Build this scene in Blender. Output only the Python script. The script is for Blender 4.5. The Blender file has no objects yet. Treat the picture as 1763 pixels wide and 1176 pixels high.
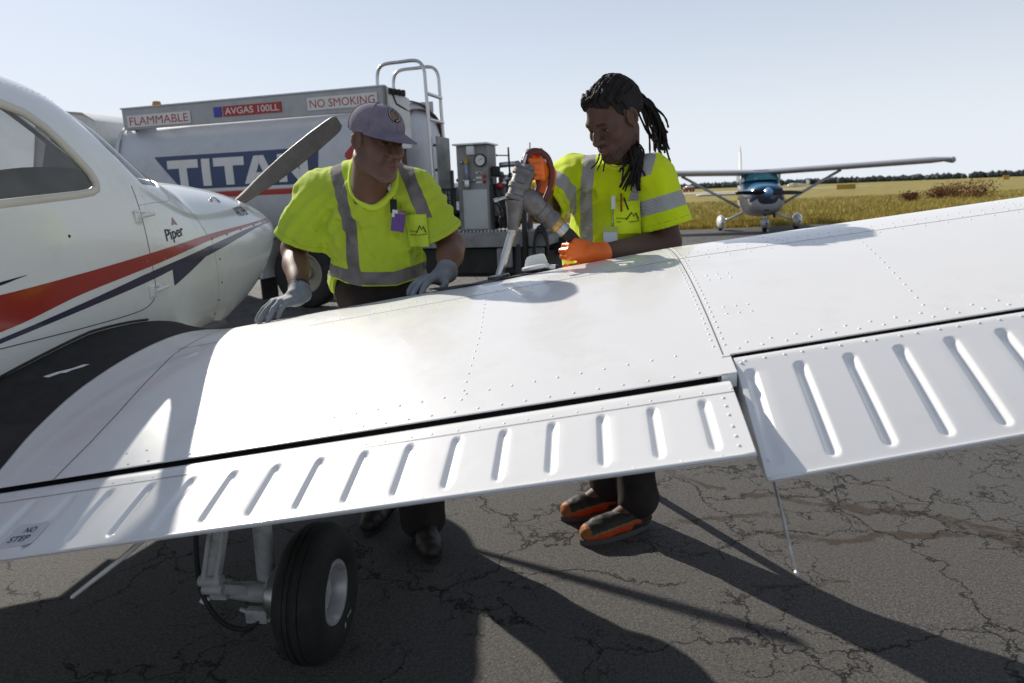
import bpy, bmesh, math, random
import numpy as np
from math import sin, cos, tan, pi, radians, sqrt, atan2
from mathutils import Vector, Matrix
random.seed(7); np.random.seed(7)
SC = bpy.context.scene
COL = SC.collection

# ------------------------------------------------------------------ camera
CAM_H, F_PX, PW, PH = 1.40, 1175.0, 1763.0, 1176.0
pit, rol = radians(12.06), radians(2.26)
fwv = Vector((0, cos(pit), -sin(pit))); r0 = Vector((1, 0, 0)); u0 = Vector((0, sin(pit), cos(pit)))
rtv = r0 * cos(rol) - u0 * sin(rol); upv = u0 * cos(rol) + r0 * sin(rol)
cd = bpy.data.cameras.new('camera'); cam = bpy.data.objects.new('camera', cd); COL.objects.link(cam)
mw = Matrix((rtv, upv, -fwv)).transposed().to_4x4(); mw.translation = (0, 0, CAM_H); cam.matrix_world = mw
cd.sensor_fit = 'HORIZONTAL'; cd.sensor_width = 36.0; cd.lens = 36.0 * F_PX / PW
cd.clip_start = 0.05; cd.clip_end = 12000
cd.dof.use_dof = True; cd.dof.focus_distance = 2.45; cd.dof.aperture_fstop = 4.0
SC.camera = cam

# ------------------------------------------------------------------ sky and sun
HAZE_TAU, SKY_HAZE, SKY_STR = .22, (8.3, 8.75, 9.4), .082
SUN_EL, SUN_AZ = radians(30.3), radians(-36.0)      # azimuth from +Y towards +X
W = bpy.data.worlds.new('World'); SC.world = W; W.use_nodes = True
wn = W.node_tree.nodes; wl = W.node_tree.links
bg = wn['Background']; sky = wn.new('ShaderNodeTexSky'); sky.sky_type = 'NISHITA'
sky.sun_disc = False; sky.sun_elevation = SUN_EL; sky.sun_rotation = SUN_AZ
sky.altitude = 50; sky.air_density = 0.8; sky.dust_density = 0.3; sky.ozone_density = 2.0
# low haze: whitens the sky with the length of air looked through, 1 - exp(-tau / sin(elevation))
hz = wn.new('ShaderNodeMix'); hz.data_type = 'RGBA'; tcw = wn.new('ShaderNodeTexCoord'); sxw = wn.new('ShaderNodeSeparateXYZ'); wl.new(tcw.outputs['Generated'], sxw.inputs[0])
def wmath(op, a, b):
    q = wn.new('ShaderNodeMath'); q.operation = op
    for i, x in enumerate((a, b)):
        if isinstance(x, (int, float)): q.inputs[i].default_value = x
        elif x is not None: wl.new(x, q.inputs[i])
    return q.outputs[0]
tau = wmath('DIVIDE', -HAZE_TAU, wmath('MAXIMUM', sxw.outputs['Z'], .004)); hzf = wmath('SUBTRACT', 1.0, wmath('EXPONENT', tau, None))
wl.new(hzf, hz.inputs[0]); wl.new(sky.outputs[0], hz.inputs[6]); hz.inputs[7].default_value = (*SKY_HAZE, 1)
wl.new(hz.outputs[2], bg.inputs[0]); bg.inputs[1].default_value = SKY_STR
sd = bpy.data.lights.new('sun', 'SUN'); sd.energy = 5.0; sd.angle = radians(0.53); sd.color = (1.0, 0.93, 0.83)
sun = bpy.data.objects.new('sun', sd); COL.objects.link(sun)
SUNV = Vector((sin(SUN_AZ) * cos(SUN_EL), cos(SUN_AZ) * cos(SUN_EL), sin(SUN_EL)))
sun.rotation_euler = SUNV.to_track_quat('Z', 'Y').to_euler(); sun.location = SUNV * 60
vs = SC.view_settings; vs.view_transform = 'Standard'; vs.look = 'None'; vs.exposure = 0.25; vs.gamma = 1.0
vs.use_curve_mapping = False
SC.render.engine = 'CYCLES'
SC.cycles.use_denoising = True
SC.cycles.max_bounces = 8; SC.cycles.transparent_max_bounces = 16
SC.cycles.caustics_reflective = False; SC.cycles.caustics_refractive = False

# ------------------------------------------------------------------ materials
def mat(name, col, rough=.5, metal=0.0, var=.10, vs=6.0, bump=0.0, bs=150.0, coat=0.0, rvar=0.0, spec=.5, dirt=None, ds=2.0, bump2=0.0, bs2=5.0, sub=0.0):
    m = bpy.data.materials.new(name); m.use_nodes = True
    n = m.node_tree.nodes; l = m.node_tree.links; p = n['Principled BSDF']
    p.inputs['Roughness'].default_value = rough; p.inputs['Metallic'].default_value = metal
    p.inputs['Coat Weight'].default_value = coat; p.inputs['Coat Roughness'].default_value = .08
    p.inputs['Specular IOR Level'].default_value = spec
    if sub: p.inputs['Subsurface Weight'].default_value = sub; p.inputs['Subsurface Radius'].default_value = (.012, .004, .002)
    tc = n.new('ShaderNodeTexCoord')
    nz = n.new('ShaderNodeTexNoise'); nz.inputs['Scale'].default_value = vs; nz.inputs['Detail'].default_value = 6
    l.new(tc.outputs['Object'], nz.inputs['Vector'])
    cr = n.new('ShaderNodeValToRGB'); c = np.array(col[:3])
    cr.color_ramp.elements[0].position = .3; cr.color_ramp.elements[1].position = .7
    cr.color_ramp.elements[0].color = (*np.clip(c * (1 - var), 0, 1), 1); cr.color_ramp.elements[1].color = (*np.clip(c * (1 + var), 0, 1), 1)
    l.new(nz.outputs['Fac'], cr.inputs['Fac'])
    out = cr.outputs['Color']
    if dirt is not None:
        n2 = n.new('ShaderNodeTexNoise'); n2.inputs['Scale'].default_value = ds; n2.inputs['Detail'].default_value = 8; n2.inputs['Roughness'].default_value = .7
        l.new(tc.outputs['Object'], n2.inputs['Vector'])
        r2 = n.new('ShaderNodeValToRGB'); r2.color_ramp.elements[0].position = .52; r2.color_ramp.elements[1].position = .75
        r2.color_ramp.elements[0].color = (0, 0, 0, 1); r2.color_ramp.elements[1].color = (.7, .7, .7, 1)
        l.new(n2.outputs['Fac'], r2.inputs['Fac'])
        mx = n.new('ShaderNodeMix'); mx.data_type = 'RGBA'; l.new(r2.outputs['Color'], mx.inputs['Factor'])
        l.new(out, mx.inputs[6]); mx.inputs[7].default_value = (*dirt, 1); out = mx.outputs[2]
    l.new(out, p.inputs['Base Color'])
    if rvar:
        mr = n.new('ShaderNodeMapRange'); mr.inputs['To Min'].default_value = max(0, rough - rvar); mr.inputs['To Max'].default_value = min(1, rough + rvar)
        n3 = n.new('ShaderNodeTexNoise'); n3.inputs['Scale'].default_value = vs * 2.3; n3.inputs['Detail'].default_value = 5
        l.new(tc.outputs['Object'], n3.inputs['Vector']); l.new(n3.outputs['Fac'], mr.inputs['Value']); l.new(mr.outputs['Result'], p.inputs['Roughness'])
    nrm = None
    for st, sc_, dist in ((bump2, bs2, .02), (bump, bs, .002)):
        if st:
            b = n.new('ShaderNodeBump'); b.inputs['Strength'].default_value = st; b.inputs['Distance'].default_value = dist
            n4 = n.new('ShaderNodeTexNoise'); n4.inputs['Scale'].default_value = sc_; n4.inputs['Detail'].default_value = 3
            l.new(tc.outputs['Object'], n4.inputs['Vector']); l.new(n4.outputs['Fac'], b.inputs['Height'])
            if nrm: l.new(nrm, b.inputs['Normal'])
            nrm = b.outputs['Normal']
    if nrm: l.new(nrm, p.inputs['Normal'])
    return m

def glass(name, tint=(.9, .93, .95), rough=.03, film=.06, filmcol=(.5, .5, .5)):
    m = bpy.data.materials.new(name); m.use_nodes = True
    n = m.node_tree.nodes; l = m.node_tree.links; n.remove(n['Principled BSDF']); o = n['Material Output']
    t = n.new('ShaderNodeBsdfTransparent'); t.inputs[0].default_value = (*tint, 1)
    g = n.new('ShaderNodeBsdfGlossy'); g.inputs['Roughness'].default_value = rough
    lw = n.new('ShaderNodeLayerWeight'); lw.inputs[0].default_value = .5; pw = n.new('ShaderNodeMath'); pw.operation = 'POWER'; pw.inputs[1].default_value = 4.5; l.new(lw.outputs['Facing'], pw.inputs[0])
    fr = n.new('ShaderNodeMath'); fr.operation = 'MULTIPLY_ADD'; fr.inputs[1].default_value = .9; fr.inputs[2].default_value = .05; l.new(pw.outputs[0], fr.inputs[0])
    m1 = n.new('ShaderNodeMixShader'); l.new(fr.outputs[0], m1.inputs[0]); l.new(t.outputs[0], m1.inputs[1]); l.new(g.outputs[0], m1.inputs[2])
    d = n.new('ShaderNodeBsdfDiffuse'); d.inputs[0].default_value = (*filmcol, 1)
    m2 = n.new('ShaderNodeMixShader'); nz = n.new('ShaderNodeTexNoise'); nz.inputs['Scale'].default_value = 9; nz.inputs['Detail'].default_value = 9
    tc = n.new('ShaderNodeTexCoord'); l.new(tc.outputs['Object'], nz.inputs['Vector'])
    mm = n.new('ShaderNodeMath'); mm.operation = 'MULTIPLY'; mm.inputs[1].default_value = film * 2; l.new(nz.outputs['Fac'], mm.inputs[0])
    l.new(mm.outputs[0], m2.inputs[0]); l.new(m1.outputs[0], m2.inputs[1]); l.new(d.outputs[0], m2.inputs[2]); l.new(m2.outputs[0], o.inputs['Surface'])
    return m

WHITE = (.80, .80, .79)
M = {}
M['wing'] = mat('white_wing_paint', (.80, .795, .785), .34, var=.015, vs=3, coat=.45, rvar=.07, dirt=(.66, .645, .61), ds=3.5, bump2=.055, bs2=3.0)
M['fus'] = mat('white_fuselage_paint', (.78, .79, .76), .22, var=.02, vs=3, coat=.7, rvar=.05, dirt=(.62, .62, .55), ds=3.0, bump2=.02, bs2=2.5)
M['red'] = mat('red_paint', (.33, .020, .014), .22, var=.05, coat=.5)
M['navy'] = mat('navy_paint', (.014, .018, .055), .22, var=.08, coat=.5)
M['black'] = mat('black_rubber', (.012, .012, .012), .6, var=.3, bump=.3)
M['walk'] = mat('black_antislip', (.016, .0135, .012), .8, var=.35, vs=30, bump=.8, bs=700, dirt=(.045, .04, .036), ds=4)
M['seam'] = mat('seam_dark', (.05, .05, .05), .7)
M['letter'] = mat('letter_black', (.015, .015, .017), .5)
M['metal'] = mat('brushed_metal', (.45, .45, .44), .38, metal=.9, var=.12, vs=20, rvar=.1)
M['steel'] = mat('steel', (.50, .50, .50), .30, metal=1, var=.05, vs=8, rvar=.04)
M['cast'] = mat('cast_aluminium', (.20, .19, .185), .50, metal=.7, var=.2, vs=40, rvar=.12, bump=.4, bs=300, dirt=(.12, .11, .10), ds=25)
M['gear'] = mat('gear_paint', (.42, .42, .41), .4, var=.15, vs=25, dirt=(.09, .08, .07), ds=22)
M['tyre'] = mat('tyre_rubber', (.013, .0125, .012), .75, var=.3, vs=20, bump=.4, bs=250, dirt=(.045, .042, .037), ds=9)
M['rim'] = mat('rim_paint', (.48, .48, .48), .4, var=.1, vs=30, metal=.3, dirt=(.1, .09, .08), ds=20)
M['prop'] = mat('prop_grey', (.098, .081, .066), .5, var=.15, vs=12, rvar=.08, bump=.2, dirt=(.16, .14, .12), ds=14)
M['pane'] = glass('cabin_glass', (.70, .71, .71), .05, film=.15, filmcol=(.42, .40, .36))
M['interior'] = mat('cabin_grey', (.13, .125, .12), .8, var=.2, vs=14, bump=.3)
M['cream'] = mat('cream_trim', (.62, .58, .48), .4, var=.06)
M['decal'] = mat('sticker_grey', (.60, .62, .66), .35, var=.04)

# ------------------------------------------------------------------ helpers
def mk(name, V, Fc, m=None, parent=None, smooth=True, loc=None, mats=None, mi=None):
    me = bpy.data.meshes.new(name)
    me.from_pydata([tuple(map(float, v)) for v in V], [], [tuple(map(int, f)) for f in Fc])
    me.validate(); me.update()
    for x in (mats or ([m] if m else [])): me.materials.append(x)
    if mi is not None: me.polygons.foreach_set('material_index', np.asarray(mi, dtype=np.int32))
    if smooth: me.polygons.foreach_set('use_smooth', [True] * len(me.polygons))
    o = bpy.data.objects.new(name, me); COL.objects.link(o)
    if parent: o.parent = parent
    if loc is not None: o.location = loc
    return o
def fromfast(name, V, Q, m, parent=None):            # big quad meshes from numpy
    me = bpy.data.meshes.new(name); V = np.asarray(V, np.float32); Q = np.asarray(Q, np.int32)
    me.vertices.add(len(V)); me.vertices.foreach_set('co', V.ravel())
    k = Q.shape[1]
    me.loops.add(Q.size); me.loops.foreach_set('vertex_index', Q.ravel())
    me.polygons.add(len(Q)); me.polygons.foreach_set('loop_start', np.arange(0, Q.size, k, dtype=np.int32))
    me.update(calc_edges=True); me.validate()
    me.polygons.foreach_set('use_smooth', np.ones(len(me.polygons), dtype=bool))
    if m: me.materials.append(m)
    o = bpy.data.objects.new(name, me); COL.objects.link(o)
    if parent: o.parent = parent
    return o
def empty(name, loc, rz=0):
    o = bpy.data.objects.new(name, None); COL.objects.link(o); o.location = loc; o.rotation_euler = (0, 0, rz); o.empty_display_size = .2
    return o
def tag(o, label=None, cat=None, group=None, kind=None):
    if label: o['label'] = label
    if cat: o['category'] = cat
    if group: o['group'] = group
    if kind: o['kind'] = kind
    return o
class MB:
    def __init__(s): s.V = []; s.F = []
    def add(s, V, Fc):
        b = len(s.V); s.V += [tuple(v) for v in V]; s.F += [tuple(i + b for i in f) for f in Fc]; return s
    def grid(s, G, closeu=False, closev=False, flip=False):
        G = np.asarray(G, float); nu, nv = G.shape[:2]; Fc = []
        for i in range(nu if closeu else nu - 1):
            for j in range(nv if closev else nv - 1):
                f = (i * nv + j, ((i + 1) % nu) * nv + j, ((i + 1) % nu) * nv + (j + 1) % nv, i * nv + (j + 1) % nv)
                Fc.append(f[::-1] if flip else f)
        return s.add(G.reshape(-1, 3), Fc)
    def box(s, c, d, R=None, b=0.0):
        c = np.array(c, float); d = np.array(d, float) / 2
        bm = bmesh.new(); bmesh.ops.create_cube(bm, size=1)
        for v in bm.verts: v.co = Vector((v.co.x * d[0] * 2, v.co.y * d[1] * 2, v.co.z * d[2] * 2))
        if b: bmesh.ops.bevel(bm, geom=list(bm.edges), offset=b, segments=2, affect='EDGES', profile=.6)
        R = np.eye(3) if R is None else np.array(R)
        V = [R @ np.array(v.co) + c for v in bm.verts]; bm.verts.index_update()
        Fc = [[v.index for v in f.verts] for f in bm.faces]; bm.free(); return s.add(V, Fc)
    def tube(s, P, r, n=10, cap=True, closed=False, sq=1.0):
        P = [np.array(p, float) for p in P]; m = len(P)
        rr = np.full(m, r) if np.isscalar(r) else np.array(r, float)
        ring = []; N = None
        for i in range(m):
            t = (P[(i + 1) % m] - P[i - 1]) if closed else P[min(i + 1, m - 1)] - P[max(i - 1, 0)]
            t = t / (np.linalg.norm(t) + 1e-12)
            if N is None:
                N = np.cross(t, [0, 0, 1.0]); N = N if np.linalg.norm(N) > 1e-3 else np.cross(t, [1.0, 0, 0])
            N = N - t * (N @ t); N /= np.linalg.norm(N) + 1e-12; B = np.cross(t, N)
            ring.append([P[i] + rr[i] * (cos(2 * pi * k / n) * N * sq + sin(2 * pi * k / n) * B) for k in range(n)])
        b = len(s.V); s.grid(ring, closeu=closed, closev=True, flip=True)
        if cap and not closed:
            s.F.append(tuple(b + k for k in range(n))); s.F.append(tuple(b + (m - 1) * n + k for k in range(n))[::-1])
        return s
    def lathe(s, prof, c=(0, 0, 0), ax=(0, 0, 1), n=24, ref=None):
        ax = np.array(ax, float); ax /= np.linalg.norm(ax); c = np.array(c, float)
        N = np.cross(ax, [0, 0, 1.0]) if abs(ax[2]) < .9 else np.cross(ax, [1.0, 0, 0]); N /= np.linalg.norm(N); B = np.cross(ax, N)
        G = [[c + ax * h + r * (cos(2 * pi * k / n) * N + sin(2 * pi * k / n) * B) for k in range(n)] for r, h in prof]
        return s.grid(G, closev=True, flip=True)
    def prism(s, poly, z0, z1, ax=2):
        n = len(poly); P = lambda p, z: {2: (p[0], p[1], z), 1: (p[0], z, p[1]), 0: (z, p[0], p[1])}[ax]
        return s.add([P(p, z0) for p in poly] + [P(p, z1) for p in poly], [tuple(range(n))[::-1], tuple(range(n, 2 * n))] + [(i, (i + 1) % n, n + (i + 1) % n, n + i) for i in range(n)])
    def dome(s, c, nrm, r, h=.5, n=6):
        nrm = np.array(nrm, float); N = np.cross(nrm, [1.0, .3, .2]); N /= np.linalg.norm(N); B = np.cross(nrm, N); c = np.array(c, float); b = len(s.V)
        for rr, hh in ((r, 0), (r * .75, r * h * .75)):
            s.V += [tuple(c + nrm * hh + rr * (cos(2 * pi * k / n) * N + sin(2 * pi * k / n) * B)) for k in range(n)]
        s.V.append(tuple(c + nrm * r * h))
        for k in range(n):
            k2 = (k + 1) % n; s.F.append((b + k, b + k2, b + n + k2, b + n + k)); s.F.append((b + n + k, b + n + k2, b + 2 * n))
        return s
    def build(s, name, m, parent=None, smooth=True, angle=None, fix=True):
        o = mk(name, s.V, s.F, m, parent, smooth)
        if fix:
            bm = bmesh.new(); bm.from_mesh(o.data); bmesh.ops.recalc_face_normals(bm, faces=bm.faces); bm.to_mesh(o.data); bm.free()
        if angle: o.data.set_sharp_from_angle(angle=radians(angle))
        return o
def pchip(xs, ys, x):
    xs = np.array(xs, float); ys = np.array(ys, float); h = np.diff(xs); d = np.diff(ys) / h
    m = np.zeros_like(ys); m[0] = d[0]; m[-1] = d[-1]
    for i in range(1, len(xs) - 1):
        m[i] = 0 if d[i - 1] * d[i] <= 0 else 2 * d[i - 1] * d[i] / (d[i - 1] + d[i])
    x = np.clip(x, xs[0], xs[-1]); i = np.clip(np.searchsorted(xs, x) - 1, 0, len(xs) - 2); t = (x - xs[i]) / h[i]
    return (2*t**3-3*t**2+1)*ys[i] + (t**3-2*t**2+t)*h[i]*m[i] + (-2*t**3+3*t**2)*ys[i+1] + (t**3-t**2)*h[i]*m[i+1]
def smooth_path(P, n=8):
    P = np.array(P, float); t = np.arange(len(P)); tt = np.linspace(0, len(P) - 1, (len(P) - 1) * n + 1)
    out = []
    for q in tt:
        i = min(int(q), len(P) - 2); f = q - i; p0 = P[max(i - 1, 0)]; p1 = P[i]; p2 = P[i + 1]; p3 = P[min(i + 2, len(P) - 1)]
        out.append(.5 * ((2 * p1) + (-p0 + p2) * f + (2 * p0 - 5 * p1 + 4 * p2 - p3) * f * f + (-p0 + 3 * p1 - 3 * p2 + p3) * f ** 3))
    return out
def text_mesh(txt, size, bold=0.0, shear=0.0, spacing=1.0, align='LEFT', xscale=1.0):
    cu = bpy.data.curves.new('txt', 'FONT'); cu.body = txt; cu.size = size; cu.offset = bold; cu.shear = shear
    cu.space_character = spacing; cu.align_x = align; cu.resolution_u = 4
    o = bpy.data.objects.new('txt', cu); COL.objects.link(o)
    dg = bpy.context.evaluated_depsgraph_get(); me = o.evaluated_get(dg).to_mesh()
    V = [(v.co.x * xscale, v.co.y) for v in me.vertices]; Fc = [tuple(p.vertices) for p in me.polygons]
    o.evaluated_get(dg).to_mesh_clear(); bpy.data.objects.remove(o); bpy.data.curves.remove(cu)
    return V, Fc
def fit_text(txt, w, h, bold=0.0, **k):               # centred on 0,0 and scaled to w x h
    V, Fc = text_mesh(txt, 1.0, bold, **k); V = np.array(V); lo, hi = V.min(0), V.max(0)
    V = (V - (lo + hi) / 2) / (hi - lo) * np.array([w, h]); return V, Fc

# ------------------------------------------------------------------ the ground
def ground_mat():
    m = bpy.data.materials.new('old_asphalt'); m.use_nodes = True
    n = m.node_tree.nodes; l = m.node_tree.links; p = n['Principled BSDF']; tc = n.new('ShaderNodeTexCoord')
    def noise(sc, det=4, rough=.55, v=None, dim='3D'):
        z = n.new('ShaderNodeTexNoise'); z.inputs['Scale'].default_value = sc; z.inputs['Detail'].default_value = det; z.inputs['Roughness'].default_value = rough
        l.new(v or tc.outputs['Object'], z.inputs['Vector']); return z
    def ramp(src, a, b, ca=(0, 0, 0, 1), cb=(1, 1, 1, 1)):
        r = n.new('ShaderNodeValToRGB'); r.color_ramp.elements[0].position = a; r.color_ramp.elements[1].position = b
        r.color_ramp.elements[0].color = ca; r.color_ramp.elements[1].color = cb; l.new(src, r.inputs[0]); return r.outputs['Color']
    def mix(f, a, b, mode='MIX'):
        x = n.new('ShaderNodeMix'); x.data_type = 'RGBA'; x.blend_type = mode
        if isinstance(f, float): x.inputs[0].default_value = f
        else: l.new(f, x.inputs[0])
        for s_, q in ((6, a), (7, b)):
            if isinstance(q, tuple): x.inputs[s_].default_value = (*q, 1)
            else: l.new(q, x.inputs[s_])
        return x.outputs[2]
    def math_(op, a, b=None):
        x = n.new('ShaderNodeMath'); x.operation = op
        for i, q in enumerate((a, b)):
            if q is None: continue
            if isinstance(q, (int, float)): x.inputs[i].default_value = q
            else: l.new(q, x.inputs[i])
        return x.outputs[0]
    # warped voronoi cells -> cracks of uneven strength
    wz = noise(3.2, 5, .6); wz2 = noise(14, 6, .72)
    va = n.new('ShaderNodeVectorMath'); va.operation = 'SCALE'; va.inputs['Scale'].default_value = .34; l.new(wz.outputs['Color'], va.inputs[0])
    vb = n.new('ShaderNodeVectorMath'); vb.operation = 'SCALE'; vb.inputs['Scale'].default_value = .12; l.new(wz2.outputs['Color'], vb.inputs[0])
    v1 = n.new('ShaderNodeVectorMath'); v1.operation = 'ADD'; l.new(tc.outputs['Object'], v1.inputs[0]); l.new(va.outputs[0], v1.inputs[1])
    v2 = n.new('ShaderNodeVectorMath'); v2.operation = 'ADD'; l.new(v1.outputs[0], v2.inputs[0]); l.new(vb.outputs[0], v2.inputs[1])
    def cracks(scale, width, gate, g0, g1):
        vo = n.new('ShaderNodeTexVoronoi'); vo.feature = 'DISTANCE_TO_EDGE'; vo.inputs['Scale'].default_value = scale; l.new(v2.outputs[0], vo.inputs['Vector'])
        wv = noise(9, 3); ww = math_('MULTIPLY', wv.outputs['Fac'], width * scale * 2)
        d = math_('SUBTRACT', 1.0, math_('DIVIDE', vo.outputs['Distance'], ww)); d = math_('MAXIMUM', d, 0.0)
        return math_('MULTIPLY', d, ramp(noise(gate, 3).outputs['Fac'], g0, g1))
    ck = math_('MAXIMUM', math_('MAXIMUM', cracks(1.9, .0058, 1.1, .42, .47), cracks(4.6, .0030, 1.7, .52, .57)), cracks(11, .0016, 2.9, .60, .66))
    ck = math_('MINIMUM', math_('MULTIPLY', ck, 2.2), 1.0)
    agg = n.new('ShaderNodeTexVoronoi'); agg.inputs['Scale'].default_value = 210; l.new(tc.outputs['Object'], agg.inputs['Vector'])
    fine = noise(300, 4, .8); mid = noise(95, 4, .75); big = noise(.9, 6, .6)
    c = mix(ramp(fine.outputs['Fac'], .3, .7), (.040, .038, .0365), (.116, .111, .106))
    c = mix(math_('MULTIPLY', ramp(noise(105, 4, .8).outputs['Fac'], .50, .60), .70), c, (.18, .173, .165))
    c = mix(math_('MULTIPLY', ramp(noise(80, 4, .8).outputs['Fac'], .53, .61), .75), c, (.030, .028, .026))
    c = mix(math_('MULTIPLY', ramp(agg.outputs['Color'], .55, .95), .5), c, (.20, .19, .175))
    c = mix(math_('MULTIPLY', ramp(big.outputs['Fac'], .35, .7), .35), c, (.085, .078, .072), 'MIX')
    c = mix(math_('MULTIPLY', ramp(noise(.45, 7, .65).outputs['Fac'], .56, .70), .5), c, (.05, .046, .043))
    # wet brown trails: the material of a narrow band meandering over the slab
    sx = n.new('ShaderNodeSeparateXYZ'); l.new(v1.outputs[0], sx.inputs[0])
    tr = None
    for x0, y0, dx, dy, wdt, ln in TRAILS:
        L = sqrt(dx * dx + dy * dy); ux, uy = dx / L, dy / L
        ax_ = math_('SUBTRACT', sx.outputs['X'], x0 + .17); ay_ = math_('SUBTRACT', sx.outputs['Y'], y0 + .17)
        cr_ = math_('ABSOLUTE', math_('SUBTRACT', math_('MULTIPLY', ax_, uy), math_('MULTIPLY', ay_, ux)))
        al = math_('ADD', math_('MULTIPLY', ax_, ux), math_('MULTIPLY', ay_, uy))
        g = math_('MULTIPLY', math_('LESS_THAN', math_('ABSOLUTE', math_('SUBTRACT', al, ln / 2)), ln / 2), math_('MAXIMUM', math_('SUBTRACT', 1.0, math_('DIVIDE', cr_, wdt)), 0.0))
        tr = g if tr is None else math_('MAXIMUM', tr, g)
    tr = math_('MULTIPLY', ramp(tr, .15, .55), ramp(noise(7, 5, .7).outputs['Fac'], .34, .52))
    c = mix(math_('MULTIPLY', tr, .9), c, (.046, .031, .021))
    c = mix(ck, c, (.008, .0075, .007))
    l.new(c, p.inputs['Base Color']); p.inputs['Roughness'].default_value = .82; p.inputs['Specular IOR Level'].default_value = .35
    h = math_('ADD', math_('MULTIPLY', fine.outputs['Fac'], .0034), math_('MULTIPLY', mid.outputs['Fac'], .0055))
    h = math_('ADD', h, math_('MULTIPLY', agg.outputs['Distance'], -.0012))
    h = math_('SUBTRACT', h, math_('MULTIPLY', ck, .012))
    b = n.new('ShaderNodeBump'); b.inputs['Strength'].default_value = 1.0; b.inputs['Distance'].default_value = 1.0; l.new(h, b.inputs['Height']); l.new(b.outputs[0], p.inputs['Normal'])
    return m
TRAILS = [(1.05, 2.55, 1.0, -.10, .035, 1.6), (1.05, 2.95, .9, -.42, .04, 1.3), (1.75, 2.62, .25, -.30, .06, .7), (.62, 2.70, 1, .08, .02, .5), (.95, 2.98, -.2, .3, .03, .4), (.85, 2.22, 1, -.05, .015, .35), (.2, 2.62, 1, .1, .012, .5)]
M['asphalt'] = ground_mat()
def field_mat():
    m = mat('dry_grass_field', (.27, .225, .075), .95, var=.35, vs=.35, spec=.1, dirt=(.19, .19, .06), ds=.05, bump2=.6, bs2=3)
    return m
M['field'] = field_mat()
APRON_Y = 24.0
s_ = 6000.0
tag(mk('grass_field', [(-s_, -s_, -.03), (s_, -s_, -.03), (s_, s_, -.03), (-s_, s_, -.03)], [(0, 1, 2, 3)], M['field'], smooth=False), kind='structure')
ap = [(-260, -80), (160, -80), (160, 25.5), (60, 24.6), (20, 24.1), (-260, 22.0)]
tag(mk('apron_pavement', [(x, y, 0) for x, y in ap] + [(x, y, -.06) for x, y in ap], [tuple(range(6))] + [(i, i + 6, (i + 1) % 6 + 6, (i + 1) % 6) for i in range(6)], M['asphalt'], smooth=False), kind='structure')
M['runway'] = mat('pale_concrete', (.42, .37, .31), .9, var=.12, vs=.05)
tag(mk('runway', [(-900, 190, -.02), (60, 190, -.02), (140, 250, -.02), (-900, 250, -.02)], [(0, 1, 2, 3)], M['runway'], smooth=False), kind='structure')
tag(mk('taxiway', [(-400, 70, -.02), (10, 75, -.02), (14, 84, -.02), (-400, 82, -.02)], [(0, 1, 2, 3)], M['runway'], smooth=False), kind='structure')
# ------------------------------------------------------------------ low-wing aircraft (local x = to its right, y = ahead, z = up)
HD = radians(6.3)
PO = np.array([-2.16, 2.12, 0.0]); PF = np.array([sin(HD), cos(HD), 0]); PR = np.array([cos(HD), -sin(HD), 0])
def wor(a, s, z): return PO + a * PR + s * PF + np.array([0, 0, z])
plane = empty('low_wing_aircraft', tuple(PO), -HD)
tag(plane, 'white low-wing propeller aircraft with red and navy stripe, its wing across the foreground', 'aircraft')

# wing surface
LT, TT, TI = .28, .20, tan(radians(4.5))
def naca(x, t=.15, m=.02, pp=.4):
    x = np.clip(x, 0, 1)
    yt = 5 * t * (.2969 * np.sqrt(x) - .126 * x - .3516 * x ** 2 + .2843 * x ** 3 - .1015 * x ** 4)
    yc = np.where(x < pp, m / pp ** 2 * (2 * pp * x - x * x), m / (1 - pp) ** 2 * ((1 - 2 * pp) + 2 * pp * x - x * x))
    return yc + yt, yc - yt
def chord(a):
    a = np.asarray(a, float); t = np.clip((a - 2.69) / 2.3, 0, 2); g = np.clip((1.02 - a) / .47, 0, 1) ** 1.6
    return .87 - LT * t + .30 * g, -.75 + TT * t
def wup(a, x, lower=False, off=0.0):
    a = np.asarray(a, float); x = np.asarray(x, float); le, te = chord(a); c = le - te
    yu, yl = naca(x); y = yl if lower else yu
    s = te + (1 - x) * c; z = .768 + .155 * (a - 1.45) + (1 - x) * c * TI + y * np.minimum(c, 1.75)
    if not lower: z = z + .09 * np.clip((.9 - a) / .37, 0, 1) ** 2 * np.clip((1.0 - x) * 4, 0, 1) * np.clip(x * 2.6, 0, 1)
    return np.stack(np.broadcast_arrays(a, s, z + off), -1)
def wnrm(a, x):
    e = 1e-3; p = wup(a, x); du = wup(a + e, x) - p; dv = wup(a, max(x - e, 1e-4)) - p
    n_ = np.cross(du, dv); return n_ / np.linalg.norm(n_)
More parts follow.
